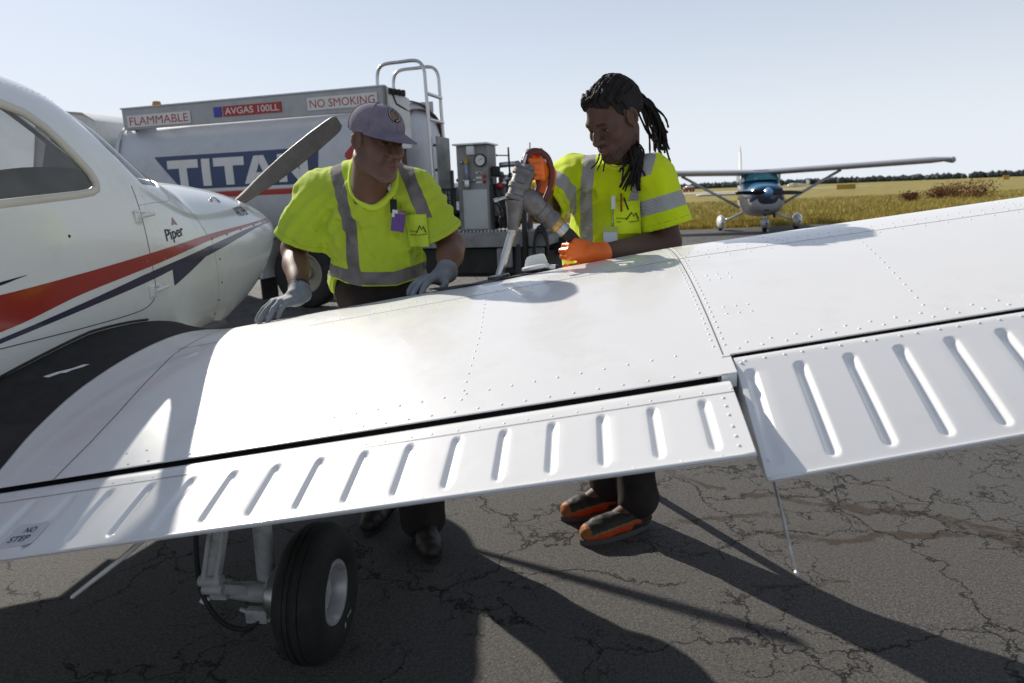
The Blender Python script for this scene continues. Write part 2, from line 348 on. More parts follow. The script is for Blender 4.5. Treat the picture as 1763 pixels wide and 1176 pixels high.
def wing_part():
    mb = MB(); web = MB()
    def slab(aa, x1, tipcap=False):
        xs = x1 * (1 - np.cos(np.linspace(0, pi / 2, 34) ** 1.0)) / 1.0
        xs = x1 * np.linspace(0, 1, 40) ** 1.7
        U = np.array([wup(a, xs) for a in aa]); Lw = np.array([wup(a, xs, True) for a in aa])
        mb.grid(U, flip=True); mb.grid(Lw)
        if tipcap: mb.grid(np.stack([U[:, -1], Lw[:, -1]], 1), flip=True)
        else:
            U2 = np.array([wup(a, x1 - .055) for a in aa]) - np.array([0, 0, .004]); web.grid(np.stack([U2, Lw[:, -1] + np.array([0, .05, .012])], 1), flip=True)
            e_ = U[:, -1].copy(); e_[:, 2] -= .003; mb.grid(np.stack([U[:, -1], e_, U2], 1), flip=True)
        for k in (0, -1): mb.grid(np.stack([U[k], Lw[k]], 0), flip=(k == 0))
    slab(np.concatenate([np.linspace(.42, 1.1, 26), np.linspace(1.14, 2.664, 30)]), .846)
    slab(np.linspace(2.664, 4.62, 40), .8005)
    slab(np.linspace(4.62, 5.15, 10), 1.0, True)
    # rounded tip
    xs = np.linspace(0, 1, 26) ** 1.5; G = []
    for t in np.linspace(0, 1, 7):
        a = 5.15 + .14 * sin(t * pi / 2); U = wup(5.15, xs); L_ = wup(5.15, xs, True); mid = (U + L_) / 2
        k = max(cos(t * pi / 2), .0); ring = np.concatenate([mid + (U - mid) * k, (mid + (L_ - mid) * k)[::-1]]); ring[:, 0] = a; G.append(ring)
    mb.grid(np.array(G))
    return mb, web
mb, web = wing_part(); wing = mb.build('wing', M['wing'], plane, angle=40)
web.build('spar_web', M['letter'], wing)  # black colour paints in the shade deep inside the hinge gaps

def beadprof(da, x, x0, x1, hw, depth, c):
    d = np.abs(da) / hw
    ex = np.maximum(np.maximum(x0 - x, x - x1) * c, 0) / hw
    rr = np.sqrt(d * d + ex * ex)
    return -depth * np.where(rr < 1, (np.cos(rr * pi / 2)) ** 1.3, 0)
def panel(a0, a1, x0, x1, beads, bx0, bx1, hw, depth, droop, hinge_x, lew=.020, led=.009):
    """hinged surface with pressed-in beads; returns upper grid, lower grid"""
    base = np.arange(a0, a1, .02); fine = [b + np.linspace(-hw * 1.1, hw * 1.1, 15) for b in beads]
    aa = np.unique(np.round(np.clip(np.concatenate([base] + fine + [[a0, a1]]), a0, a1), 4))
    aa = aa[np.concatenate([[True], np.diff(aa) > .0012])]; aa[-1] = a1
    xs = np.concatenate([np.linspace(x0, x0 + .03, 9), np.linspace(x0 + .036, bx0 - .006, 4), bx0 + np.linspace(0, .014, 5), np.linspace(bx0 + .02, bx1 - .018, 14), bx1 + np.linspace(-.012, .004, 6), [min(1.0, bx1 + .009), 1.0]])
    xs = np.unique(np.clip(xs, x0, 1.0))
    A, X = np.meshgrid(aa, xs, indexing='ij'); le, te = chord(A); c = le - te
    P = wup(A, X).reshape(*A.shape, 3)
    h = np.zeros_like(A)
    for b in beads: h += beadprof(A - b, X, bx0 + hw / 1.62, bx1 - hw / 1.62, hw, depth, 1.62)
    t = np.clip((X - x0) / lew, 0, 1); h -= led * (1 - t) ** 2.2
    P[..., 2] += h
    Lw = wup(A, X, True).reshape(*A.shape, 3); Lw[..., 2] = np.minimum(Lw[..., 2], wup(A, X)[..., 2] - .006 - .0 * X)
    hg = wup(A[:, :1], np.full((len(aa), 1), hinge_x)); hy, hz = hg[..., 1], hg[..., 2] - .03
    def rot(Q):
        Q = Q.copy(); dy = Q[..., 1] - hy; dz = Q[..., 2] - hz; cs, sn = cos(droop), sin(droop)
        Q[..., 1] = hy + dy * cs - dz * sn; Q[..., 2] = hz + dy * sn + dz * cs; return Q
    return rot(P), rot(Lw), rot, aa, xs
def panel_obj(name, P, Lw):
    mb = MB(); mb.grid(P, flip=True); mb.grid(Lw)
    mb.grid(np.stack([P[:, -1], Lw[:, -1]], 1), flip=True); mb.grid(np.stack([P[:, 0], Lw[:, 0]], 1))
    for k in (0, -1): mb.grid(np.stack([P[k], Lw[k]], 0), flip=(k == 0))
    return mb.build(name, M['wing'], plane, angle=38)
FB = [1.443 + .0966 * k for k in range(-8, 13)]
fP, fL, frot, fa, fx = panel(.62, 2.663, .8535, 1.0, FB, .893, .986, .0125, .0075, 0.0, .855)
flap = panel_obj('flap', fP, fL)
AB = [2.712 + .0965 * k for k in range(0, 20)]
aP, aL, arot, aa_, ax_ = panel(2.687, 4.60, .8045, 1.0, AB, .832, .985, .0145, .0085, radians(10.5), .80, lew=.012, led=.004)
ail = panel_obj('aileron', aP, aL)
# folded trailing edges
te = MB().tube([tuple(p) for p in fP[::4, -1]] + [tuple(fP[-1, -1])], .0042, 8); te.build('trailing_edge', M['wing'], flap)
te = MB().tube([tuple(p) for p in aP[::4, -1]] + [tuple(aP[-1, -1])], .0035, 8); te.build('trailing_edge', M['wing'], ail)
# fixed corner piece between flap and aileron ends
mb = MB(); G = np.array([wup(np.array([2.652, 2.664, 2.682]), np.full(3, x)) for x in (.79, .81, .83, .846)]); mb.grid(G); G2 = G.copy(); G2[..., 2] -= .03; mb.grid(G2, flip=True); mb.grid(np.stack([G[:, -1], G2[:, -1]], 0)); mb.grid(np.stack([G[-1], G2[-1]], 0)); mb.build('corner_filler', M['wing'], plane, smooth=False)

# panel laps (thin proud lines) and rivets
def wline(pts, w, off=.0007, n=10):
    P = [];
    for (a0, x0), (a1, x1) in zip(pts[:-1], pts[1:]):
        m = max(2, int(abs(a1 - a0) * 12 + abs(x1 - x0) * 30))
        P += [(a0 + (a1 - a0) * k / m, x0 + (x1 - x0) * k / m) for k in range(m)]
    P.append(pts[-1]); P = np.array(P); Q = np.array([wup(a, x) for a, x in P]); N = np.array([wnrm(a, x) for a, x in P])
    T = np.gradient(Q, axis=0); T /= np.linalg.norm(T, axis=1)[:, None]; B = np.cross(N, T)
    return np.stack([Q + B * w / 2 + N * off, Q - B * w / 2 + N * off], 1)
sm = MB()
for pts, w in (([(.99, .366), (2.668, .366), (3.4, .372), (5.1, .385)], .0026), ([(2.668, .06), (2.668, .80)], .0022), ([(1.146, .852), (1.135, .76), (1.115, .678), (1.06, .52), (1.016, .403), (1.001, .30), (1.0, .2), (1.02, .08)], .0026),
               ([(2.664, .806), (2.69, .806)], .002)):
    sm.grid(wline(pts, w))
sm.build('panel_seam', M['seam'], wing, smooth=False)
def flapline(Pg, xs, x, w):
    j = int(np.argmin(np.abs(xs - x))); Q = Pg[:, j]; d = Pg[:, j + 1] - Q; d /= np.linalg.norm(d, axis=1)[:, None]
    nn = np.array([0, 0, .0008]); return np.stack([Q - d * w / 2 + nn, Q + d * w / 2 + nn], 1)
MB().grid(flapline(fP, fx, .8865, .0016)).build('panel_seam', M['seam'], flap, smooth=False)
rv = MB(); rvr = MB()
def rivets(pts, step, r=.0036, h=.42, jit=.0, mb=None, off=0.0):
    mb = mb or rv
    P = [np.array(wup(*pts[0]))]; L = []
    for (a0, x0), (a1, x1) in zip(pts[:-1], pts[1:]):
        for k in range(1, 61): L.append((a0 + (a1 - a0) * k / 60, x0 + (x1 - x0) * k / 60))
    L = [pts[0]] + L; Q = np.array([wup(*q) for q in L]); d = np.concatenate([[0], np.cumsum(np.linalg.norm(np.diff(Q, axis=0), axis=1))])
    for t in np.arange(step / 2, d[-1], step):
        i = np.searchsorted(d, t); f = (t - d[i - 1]) / (d[i] - d[i - 1]); a = L[i - 1][0] + (L[i][0] - L[i - 1][0]) * f; x = L[i - 1][1] + (L[i][1] - L[i - 1][1]) * f
        nn = wnrm(a, x); mb.dome(wup(a, x) + nn * (off - .0003), nn, r, h * 1.15)
for x, st in ((.318, .030), (.352, .060), (.385, .060)): rivets([(1.06, x), (5.0, x + .012)], st, .0036)
rivets([(1.06, .812), (1.5, .808), (2.61, .783)], .052); rivets([(1.3, .839), (2.655, .834)], .052)
rivets([(2.70, .776), (4.6, .76)], .052); rivets([(2.68, .789), (4.6, .785)], .05)
for a0 in (1.465, 2.10): rivets([(a0 - .03, .385), (a0, .60), (a0 + .004, .81)], .040, .0036)
for da in (-.012, .012): rivets([(2.668 + da, .18), (2.668 + da, .78)], .030, .0036)
rivets([(3.16, .38), (3.122, .626), (3.102, .775)], .04, .0036); rivets([(2.93, .2), (2.99, .355)], .03, .0036)
for a0 in (3.65, 4.15, 4.6): rivets([(a0, .2), (a0 - .05, .78)], .04, .0036)
rivets([(1.165, .80), (1.03, .40)], .06, .0038); rivets([(1.10, .80), (.98, .40)], .11, .0032)
for q in ((.505, 0), (.53, 0), (.655, 0), (.68, 0)): rivets([(2.70, q[0]), (2.79, q[0] + .006)], .028, .0034)
rivets([(1.06, .20), (2.66, .20)], .028, .0028)
# rivets on the hinged panels
def prow(mb, Pg, xs, aa, x, step, r, a0=None, a1=None):
    j = int(np.argmin(np.abs(xs - x)))
    for a in np.arange((a0 or aa[0]) + step / 2, a1 or aa[-1], step):
        i = int(np.argmin(np.abs(aa - a))); i = min(max(i, 1), len(aa) - 2); p = Pg[i, j]; nn = np.cross(Pg[i + 1, j] - Pg[i - 1, j], Pg[i, j - 1] - Pg[i, j]); nn /= np.linalg.norm(nn); mb.dome(p - nn * .0003, nn, r * .88, .42)
rf = MB(); prow(rf, fP, fx, fa, .8815, .049, .0036); prow(rf, fP, fx, fa, .997, .075, .0026)
for x in np.linspace(.895, .985, 6):
    j = int(np.argmin(np.abs(fx - x))); rf.dome(fP[-3, j], (0.0, -.25, .96), .0036, .55); 
ra = MB(); prow(ra, aP, ax_, aa_, .815, .0385, .0042)
for x in (.82, .90, .975):
    j = int(np.argmin(np.abs(ax_ - x))); ra.dome(aP[2, j], (0, -.3, .95), .004, .6)
for mb, pa in ((rv, wing), (rf, flap), (ra, ail)):
    o = mb.build('rivet', M['wing'], pa, fix=False); o['kind'] = 'stuff'
# round inspection disc, chipped paint fan, walkway
MB().lathe([(0, .0022), (.021, .0022), (.024, 0)], wup(1.102, .434), wnrm(1.102, .434), 24).build('inspection_cover', M['wing'], wing)
def wgrid(fa_, n_x, n_a, x0, x1, off):
    G = []
    for x in np.linspace(x0, x1, n_x):
        a0, a1 = fa_(x); G.append([wup(a, x) + wnrm(a, x) * off for a in np.linspace(a0, a1, n_a)])
    return np.array(G)
wkx = [.02, .06, .1, .244, .408, .532, .691, .803, .846]; wka = [.80, .875, .86, .822, .821, .828, .875, .935, .955]
mb = MB(); G = wgrid(lambda x: (.50, float(pchip(wkx, wka, np.array([x]))[0])), 50, 18, .085, .8455, .0016); mb.grid(G, flip=True)
mb.build('walkway', M['walk'], wing)
# worn tear in the walkway
tp = [(.655, .548), (.672, .523), (.70, .498), (.715, .476), (.735, .468), (.728, .484), (.71, .502), (.705, .515), (.69, .522), (.675, .545)]
mb = MB(); mb.add([wup(a, x) + wnrm(a, x) * .0026 for a, x in tp], [tuple(range(len(tp)))]); mb.build('walkway_tear', M['wing'], wing)
# NO STEP placard on the flap
def flap_pt(a, x, off):
    i = min(max(int(np.searchsorted(fa, a)), 1), len(fa) - 1); j = min(max(int(np.searchsorted(fx, x)), 1), len(fx) - 1)
    f = (a - fa[i - 1]) / (fa[i] - fa[i - 1]); g = (x - fx[j - 1]) / (fx[j] - fx[j - 1])
    p = (fP[i - 1, j - 1] * (1 - f) + fP[i, j - 1] * f) * (1 - g) + (fP[i - 1, j] * (1 - f) + fP[i, j] * f) * g; return p + np.array([0, -.3, .95]) * off
def flap_flat(a, x): return wup(a, x)
def on_flap(c0, V, off): return [flap_flat(c0[0] + v[0], c0[1] - v[1] / 1.62) + np.array([0, -.3, .95]) * off for v in V]
pc = (1.222, .962)
rr = []
for cx_, cy_, a0 in ((.032, .022, 0), (-.032, .022, 90), (-.032, -.022, 180), (.032, -.022, 270)):
    rr += [(cx_ + .008 * cos(radians(a0 + t)), cy_ + .008 * sin(radians(a0 + t))) for t in (0, 30, 60, 90)]
plq = MB().add(on_flap(pc, rr, .0012), [tuple(range(len(rr)))]).build('placard', M['decal'], flap)
ring = MB().tube(on_flap(pc, rr + rr[:1], .0016), .0008, 5).build('placard_border', M['wing'], plq)
for ln, yy, xx in (('NO', .012, .006), ('STEP', -.011, -.002)):
    V, Fc = fit_text(ln, .026 if ln == 'NO' else .046, .016, .012); MB().add(on_flap((pc[0] + xx, pc[1] - yy / 1.62), V, .0018), Fc).build('placard_text', M['letter'], plq, smooth=False)
# static wicks / rods below the trailing edge
p0 = aP[3, -1] + np.array([0, .012, -.006]); MB().tube([p0, (p0 + np.array([2.683, -.925, .838])) / 2, np.array([2.683, -.925, .838])], [.0028, .0022, .0016], 7).lathe([(0, -.003), (.004, 0), (.0035, .006), (0, .008)], (2.683, -.925, .838), (0, .8, .6), 8).build('static_wick', M['metal'], ail)
MB().tube([(1.50, -.60, .765), (1.432, -.69, .708), (1.372, -.765, .665)], [.0062, .0055, .004], 9).lathe([(0, -.004), (.0045, 0), (0, .005)], (1.372, -.765, .665), (.6, .7, .4), 8).build('antenna_rod', mat('antenna_paint', (.62, .60, .56), .4, var=.1, vs=30), plane)

# ------------------------------------------------------------------ fuselage
FS = [-4.75, -4.2, -3.2, -2.2, -1.5, -.9, -.4, .1, .45, .60, .72, .85, 1.0, 1.15, 1.30, 1.40, 1.7, 2.0, 2.2, 2.34, 2.42, 2.455]
FW = [.05, .11, .22, .36, .47, .54, .565, .57, .57, .57, .568, .565, .56, .55, .535, .525, .51, .485, .455, .42, .375, .31]
FT = [1.34, 1.37, 1.43, 1.54, 1.72, 1.87, 1.935, 1.955, 1.945, 1.925, 1.892, 1.845, 1.765, 1.675, 1.597, 1.562, 1.548, 1.525, 1.49, 1.45, 1.41, 1.37]
FB_ = [1.16, 1.05, .90, .76, .66, .61, .59, .58, .58, .585, .59, .60, .61, .625, .64, .645, .675, .74, .815, .905, 1.0, 1.10]
FM = [1.26, 1.25, 1.22, 1.18, 1.14, 1.12, 1.12, 1.12, 1.12, 1.12, 1.12, 1.12, 1.13, 1.13, 1.14, 1.15, 1.17, 1.20, 1.22, 1.24, 1.25, 1.26]
FN = [2.2, 2.2, 2.3, 2.6, 2.8, 3.0, 3.0, 3.0, 3.0, 3.0, 2.9, 2.8, 2.6, 2.5, 2.4, 2.35, 2.2, 2.1, 2.05, 2.0, 2.0, 2.0]
NLo = [2.0, 2.1, 2.3, 2.6, 2.8, 3.0, 3.0, 3.0, 3.0, 3.0, 3.0, 3.0, 2.9, 2.8, 2.7, 2.6, 2.4, 2.2, 2.1, 2.0, 2.0, 2.0]
def fpar(s):
    s = np.asarray(s, float); return [pchip(FS, q, s) for q in (FW, FT, FB_, FM, FN, NLo)]
def fa_of(s, z):
    w, t, b, m_, n_, nl = fpar(s); up = z >= m_
    q = np.where(up, (z - m_) / (t - m_), (m_ - z) / (m_ - b)); e = np.where(up, n_, nl)
    return w * np.clip(1 - np.clip(np.abs(q), 0, 1) ** e, 0, 1) ** (1 / e)
def fpt(s, z, off=0.0, side=1):
    s = np.asarray(s, float); z = np.asarray(z, float); a = fa_of(s, z); e = 2e-3
    da_s = (fa_of(s + e, z) - fa_of(s - e, z)) / (2 * e); da_z = (fa_of(s, z + e) - fa_of(s, z - e)) / (2 * e)
    N = np.stack([np.ones_like(a), -da_s, -da_z], -1); N /= np.linalg.norm(N, axis=-1)[..., None]
    P = np.stack(np.broadcast_arrays(a, s, z), -1) + N * off
    if side < 0: P = P * np.array([-1, 1, 1])
    return P
ss = np.unique(np.concatenate([np.linspace(-4.75, -1.6, 26), np.linspace(-1.6, 1.5, 70), np.linspace(1.5, 2.3, 22), np.linspace(2.3, 2.455, 12)]))
NT = 112
th = np.linspace(0, 2 * pi, NT, endpoint=False); V = []
for s in ss:
    w, t, b, m_, n_, nl = [float(q) for q in fpar(s)]
    for q in th:
        c_, s2 = cos(q), sin(q); e = n_ if s2 >= 0 else nl
        V.append((w * np.sign(c_) * abs(c_) ** (2 / e), s, m_ + (t - m_ if s2 >= 0 else m_ - b) * np.sign(s2) * abs(s2) ** (2 / e)))
bm = bmesh.new(); bv = [bm.verts.new(v) for v in V]
for i in range(len(ss) - 1):
    for j in range(NT):
        bm.faces.new((bv[i * NT + j], bv[i * NT + (j + 1) % NT], bv[(i + 1) * NT + (j + 1) % NT], bv[(i + 1) * NT + j])[::-1])
for i0 in (0, len(ss) - 1): bm.faces.new([bv[i0 * NT + j] for j in range(NT)])
bmesh.ops.recalc_face_normals(bm, faces=bm.faces)
WINF = [(.615, 1.51), (.60, 1.55), (.475, 1.70), (.41, 1.75), (.33, 1.77), (-.34, 1.77), (-.42, 1.745), (-.455, 1.69), (-.46, 1.46), (-.43, 1.41), (-.36, 1.395), (.50, 1.462), (.575, 1.472), (.605, 1.485)]
WINR = [(-.60, 1.745), (-.66, 1.765), (-1.0, 1.72), (-1.18, 1.63), (-1.2, 1.55), (-1.14, 1.46), (-1.06, 1.42), (-.66, 1.39), (-.61, 1.41), (-.59, 1.46)]
WSH = [(.935, 1.508), (1.13, 1.500), (1.33, 1.55), (1.385, 1.572), (1.30, 1.66), (.745, 1.98), (.66, 1.90), (.672, 1.80), (.79, 1.645)]
def ccw(P): return P if sum(P[i][0] * P[(i + 1) % len(P)][1] - P[(i + 1) % len(P)][0] * P[i][1] for i in range(len(P))) > 0 else P[::-1]
def inside(P, y, z, e=1e-5):
    for i in range(len(P)):
        (y0, z0), (y1, z1) = P[i], P[(i + 1) % len(P)]
        if (y1 - y0) * (z - z0) - (z1 - z0) * (y - y0) < -e: return False
    return True
panes = {}
for nm, P in (('side_window', WINF), ('rear_window', WINR), ('windshield', WSH)):
    P = ccw(P); ys = [p[0] for p in P]; zs = [p[1] for p in P]
    for i in range(len(P)):
        (y0, z0), (y1, z1) = P[i], P[(i + 1) % len(P)]
        near = [f for f in bm.faces if min(ys) - .08 < f.calc_center_median().y < max(ys) + .08 and f.calc_center_median().z > min(zs) - .06]
        geom = list({v for f in near for v in f.verts}) + list({e for f in near for e in f.edges}) + near
        bmesh.ops.bisect_plane(bm, geom=geom, plane_co=(0, y0, z0), plane_no=(0, z1 - z0, -(y1 - y0)), dist=1e-6)
    sel = [f for f in bm.faces if inside(P, f.calc_center_median().y, f.calc_center_median().z)]
    for side in (1, -1):
        if nm == 'windshield' and side < 0: continue
        fs = [f for f in sel if nm == 'windshield' or f.calc_center_median().x * side > 0]
        vv = {}; Vp = []; Fp = []
        for f in fs:
            q = []
            for v in f.verts:
                if v not in vv: vv[v] = len(Vp); Vp.append((v.co - v.normal * .008)[:])
                q.append(vv[v])
            Fp.append(q)
        panes[(nm, side)] = (Vp, Fp)
    bmesh.ops.delete(bm, geom=sel, context='FACES')
me = bpy.data.meshes.new('fuselage'); bm.to_mesh(me); bm.free()
for p in me.polygons: p.use_smooth = True
me.materials.append(M['fus']); me.materials.append(M['interior'])
fus = bpy.data.objects.new('fuselage', me); COL.objects.link(fus); fus.parent = plane
sol = fus.modifiers.new('skin', 'SOLIDIFY'); sol.thickness = .022; sol.offset = -1; sol.material_offset = 1; sol.material_offset_rim = 0
for (nm, side), (Vp, Fp) in panes.items():
    mk(nm, Vp, Fp, M['pane'], plane)
# window frames: raised ring lofted round each opening
def ringframe(P, wd, off, side=1):
    P = ccw(P); c = np.mean(P, axis=0); mb = MB(); G = []
    Q = []
    for i in range(len(P)):
        p0, p1 = np.array(P[i]), np.array(P[(i + 1) % len(P)])
        for k in range(6): Q.append(p0 + (p1 - p0) * k / 6)
    Q = np.array(Q); T = np.roll(Q, -1, 0) - np.roll(Q, 1, 0); T /= np.linalg.norm(T, axis=1)[:, None]; Nn = np.stack([T[:, 1], -T[:, 0]], 1)
    for d, o_ in ((.012, .0005), (.006, off), (-wd * .6, off), (-wd, .000), (-wd, -.012)):
        R_ = Q + Nn * d; G.append(fpt(R_[:, 0], R_[:, 1], o_, side))
    mb.grid(np.array(G), closev=True); return mb
for P in (WINF, WINR):
    for sd_ in (1, -1): ringframe(P, .016, .006, sd_).build('window_frame', M['cream'], plane)
# windshield centre post and base trim
mb = MB(); G = []
for t in np.linspace(0, 1, 14):
    s = .70 + (1.40 - .70) * t; zt = float(fpar(s)[1]); G.append([(-.016, s, zt - .006), (-.013, s, zt + .006), (.013, s, zt + .006), (.016, s, zt - .006)])
mb.grid(np.array(G), flip=True).build('windshield_post', M['fus'], plane)
def surf_strip(pts, w, off, side=1):
    Q = np.array(smooth_path(pts, 6)); T = np.gradient(Q, axis=0); T /= np.linalg.norm(T, axis=1)[:, None]; N2 = np.stack([-T[:, 1], T[:, 0]], 1)
    return np.stack([fpt(*(Q + N2 * w / 2).T, off, side), fpt(*(Q - N2 * w / 2).T, off, side)], 1)
sm = MB()
for pts, w in (([(.835, 1.50), (.838, 1.42), (.84, 1.30), (.845, 1.18), (.848, 1.10), (.84, 1.05), (.80, 1.015), (.70, .995), (.40, .99), (.0, .995), (-.4, 1.0)], .0035),
               ([(1.18, 1.525), (1.25, 1.48), (1.33, 1.40), (1.38, 1.30), (1.395, 1.255)], .003), ([(1.395, 1.255), (1.7, 1.285), (2.0, 1.305), (2.3, 1.32), (2.42, 1.325)], .003), ([(1.42, 1.25), (1.43, 1.1), (1.44, .95), (1.46, .80)], .0015),
               ([(.84, 1.42), (.98, 1.43), (1.14, 1.44), (1.2, 1.5)], .0012)):
    sm.grid(surf_strip(pts, w, .0008))
sm.build('panel_seam', M['seam'], fus, smooth=False)
# painted stripes (flat paint: thin shells lying on the skin)
def band(top, bot, off, s0, s1, n=50, side=1):
    xs = np.linspace(s0, s1, n); tz = pchip(*zip(*sorted(top)), xs); bz = pchip(*zip(*sorted(bot)), xs)
    return np.array([fpt(xs, bz + (tz - bz) * k, off, side) for k in np.linspace(0, 1, 6)])
RT = [(-3.0, 1.10), (-.5, 1.135), (.09, 1.16), (.41, 1.183), (.85, 1.222), (1.31, 1.262), (1.85, 1.297), (2.40, 1.318)]
RB = [(-3.0, 1.02), (-.5, 1.00), (.06, 1.048), (.40, 1.11), (.84, 1.168), (1.30, 1.228), (1.85, 1.283), (2.40, 1.316)]
BT = [(-3.0, .95), (-.5, .965), (.05, 1.028), (.38, 1.075), (.85, 1.148), (1.34, 1.208), (2.0, 1.286), (2.43, 1.312)]
BB = [(-3.0, .94), (-.5, .945), (.05, 1.013), (.38, 1.053), (.84, 1.113), (1.02, 1.142)]
for side in (1, -1):
    MB().grid(band(RT, RB, .0012, -3.0, 2.38, 70, side)).build('red_stripe', M['red'], fus)
    mb = MB(); mb.grid(band(BT, BB, .0012, -3.0, 1.02, 60, side)); mb.grid(band(BT, [(1.02, 1.135), (1.0201, 1.135), (1.32, 1.165), (2.0, 1.272), (2.42, 1.31)], .0012, 1.02, 2.41, 40, side))
    mb.grid(band([(.98, 1.14), (1.02, 1.145), (1.32, 1.17)], [(.98, 1.062), (.99, 1.065), (1.32, 1.165)], .0012, .99, 1.32, 14, side))
    mb.grid(band([(-.5, 1.165), (0, 1.192), (.18, 1.208)], [(-.5, 1.155), (0, 1.178), (.18, 1.207)], .0012, -.5, .18, 16, side)); mb.build('navy_stripe', M['navy'], fus)
def ftext(txt, s0, z0, w, h, mm, bold=0.02, slope=0.0, name='lettering', **k):
    V, Fc = fit_text(txt, w, h, bold, **k); P = fpt(s0 + V[:, 0], z0 + V[:, 1] + slope * V[:, 0], .0018); return MB().add(P, Fc).build(name, mm, fus, smooth=False)
ftext('Piper', 1.065, 1.288, .165, .066, M['letter'], .012, .10)
for dx, c_ in ((-1, 'red'), (1, 'navy')):
    tri = [(1.085, 1.365), (1.085 + .028 * dx, 1.328), (1.085, 1.332)]; tri = tri if dx < 0 else tri[::-1]
    MB().add([fpt(*p, .0018) for p in tri], [(0, 1, 2)]).build('emblem', M[c_], fus, smooth=False)
ftext('ARCHER', 1.93, 1.372, .165, .050, M['letter'], 0, .05)
ftext('TX', 2.085, 1.383, .06, .045, mat('faded_letter', (.45, .45, .45), .5), 0, .05)
# door hinges, latch, small fasteners
for z, s in ((1.372, .825), (1.062, .835)):
    a = float(fa_of(s, z)); h = MB(); h.box((a + .005, s - .02, z), (.008, .035, .055), b=.002); h.tube([(a + .016, s - .012, z + .004), (a + .018, s + .07, z + .012)], .0085, 10); h.box((a + .006, s + .045, z + .01), (.01, .04, .02), b=.003)
    ho = h.build('door_hinge', M['fus'], plane, angle=40)
    mb = MB(); [mb.dome((a + .0095, s - .028 + q * .016, z + r_ * .02), (1, 0, 0), .0035) for q in (0, 1) for r_ in (-1, 1)]; mb.build('hinge_screw', M['steel'], ho, fix=False)['kind'] = 'stuff'
a = float(fa_of(1.75, 1.42)); MB().tube(smooth_path([fpt(1.70, 1.43, .002), fpt(1.71, 1.443, .006), fpt(1.77, 1.447, .006), fpt(1.785, 1.435, .004), fpt(1.78, 1.425, .002)], 4), .004, 8).build('cowl_latch', M['steel'], plane)
fm = MB()
for s, z in ((1.43, 1.245), (1.60, 1.258), (1.78, 1.275), (1.98, 1.29), (2.15, 1.30), (1.47, 1.14), (1.475, 1.02), (1.46, .93), (1.45, .86), (.40, 1.32)):
    P = fpt(s, z); Nn = fpt(s, z, .01) - P; Nn /= np.linalg.norm(Nn); fm.dome(P, Nn, .0065, .4, 8)
fm.build('fastener', M['seam'], fus, fix=False)['kind'] = 'stuff'
fr = MB()
for pts, st in (([(.86, 1.46), (1.16, 1.46)], .03), ([(.805, 1.49), (.815, 1.2), (.815, 1.06)], .05), ([(.0, .96), (.8, .965), (1.3, .80)], .045), ([(.72, 1.79), (.60, 1.84), (.2, 1.86)], .03), ([(.95, 1.49), (.94, 1.06)], .06), ([(1.2, 1.42), (1.32, 1.28)], .04)):
    Q = np.array(smooth_path(pts, 30)); d = np.concatenate([[0], np.cumsum(np.linalg.norm(np.diff(Q, axis=0), axis=1))])
    for t in np.arange(0, d[-1], st):
        q = [np.interp(t, d, Q[:, 0]), np.interp(t, d, Q[:, 1])]; P = fpt(*q); Nn = fpt(*q, .01) - P; Nn /= np.linalg.norm(Nn); fr.dome(P, Nn, .003, .5)
o = fr.build('rivet', M['fus'], fus, fix=False); o['kind'] = 'stuff'
# black seal along the wing root
P = []
for x in np.linspace(.10, .846, 30):
    q = wup(.57, x); P.append((float(fa_of(q[1], q[2])) + .004, q[1], q[2] + .012))
MB().tube(P[4:], .005, 8).build('root_seal', M['black'], wing)
# cabin: floor, panel, seats
MB().box((0, .3, .80), (1.0, 2.4, .03)).build('cabin_floor', M['interior'], plane)
mb = MB(); mb.box((0, 1.02, 1.33), (.98, .05, .28), b=.02)
G = [[(.37 * cos(q), s_, 1.44 + h_ * max(0, sin(q)) ** .5) for q in np.linspace(0, pi, 17)] for s_, h_ in ((.93, .0), (.94, .16), (1.08, .15), (1.22, .10), (1.36, .06), (1.37, 0))]
mb.grid(np.array(G), flip=True); mb.build('instrument_panel', mat('panel_grey', (.10, .10, .10), .7, var=.2), plane)
def seat(a, s):
    mb = MB(); mb.box((a, s, .98), (.44, .48, .14), b=.05); st = mb.build('seat_cushion', M['interior'], plane)
    tilt = radians(-14); R_ = np.array(Matrix.Rotation(tilt, 3, 'X')).T
    MB().box((a, s - .27, 1.29), (.42, .11, .56), R_, b=.05).build('seat_back', M['interior'], plane)
for a in (-.26, .26): seat(a, .18); seat(a, -.72)
# propeller
hub = np.array([0, 2.50, 1.345])
MB().lathe([(.125, -.05), (.12, .0), (.10, .10), (.065, .19), (.02, .235), (0, .24)], hub, (0, 1, 0), 28).build('spinner', M['fus'], plane)
pr_ang = radians(33)
def blade(ang):
    u = np.array([cos(ang), 0, sin(ang)]); v = np.array([0, 1.0, 0]); wv = np.cross(u, v)      # wv = chordwise in the disc
    G = []
    for r in [.10, .15, .22, .32, .45, .58, .70, .80, .88, .94, .975, .992, 1.0]:
        c_ = np.interp(r, [.1, .2, .35, .6, .8, .94, .975, 1.0], [.06, .10, .135, .15, .142, .122, .11, .075]); t_ = np.interp(r, [.1, .25, .6, 1], [.05, .028, .016, .007])
        tw = radians(np.interp(r, [.1, .4, 1], [46, 27, 14])); ce = wv * cos(tw) + v * sin(tw); ne = -wv * sin(tw) + v * cos(tw)
        G.append([hub + u * r * 1.02 + ce * c_ / 2 * cos(q) + ne * t_ / 2 * sin(q) for q in np.linspace(0, 2 * pi, 18, endpoint=False)])
    mb = MB(); mb.grid(np.array(G), closev=True); mb.F.append(tuple(len(mb.V) - 18 + k for k in range(18))); return mb
for k in (0, 1): blade(pr_ang + k * pi).build('propeller_blade', M['prop'], plane)
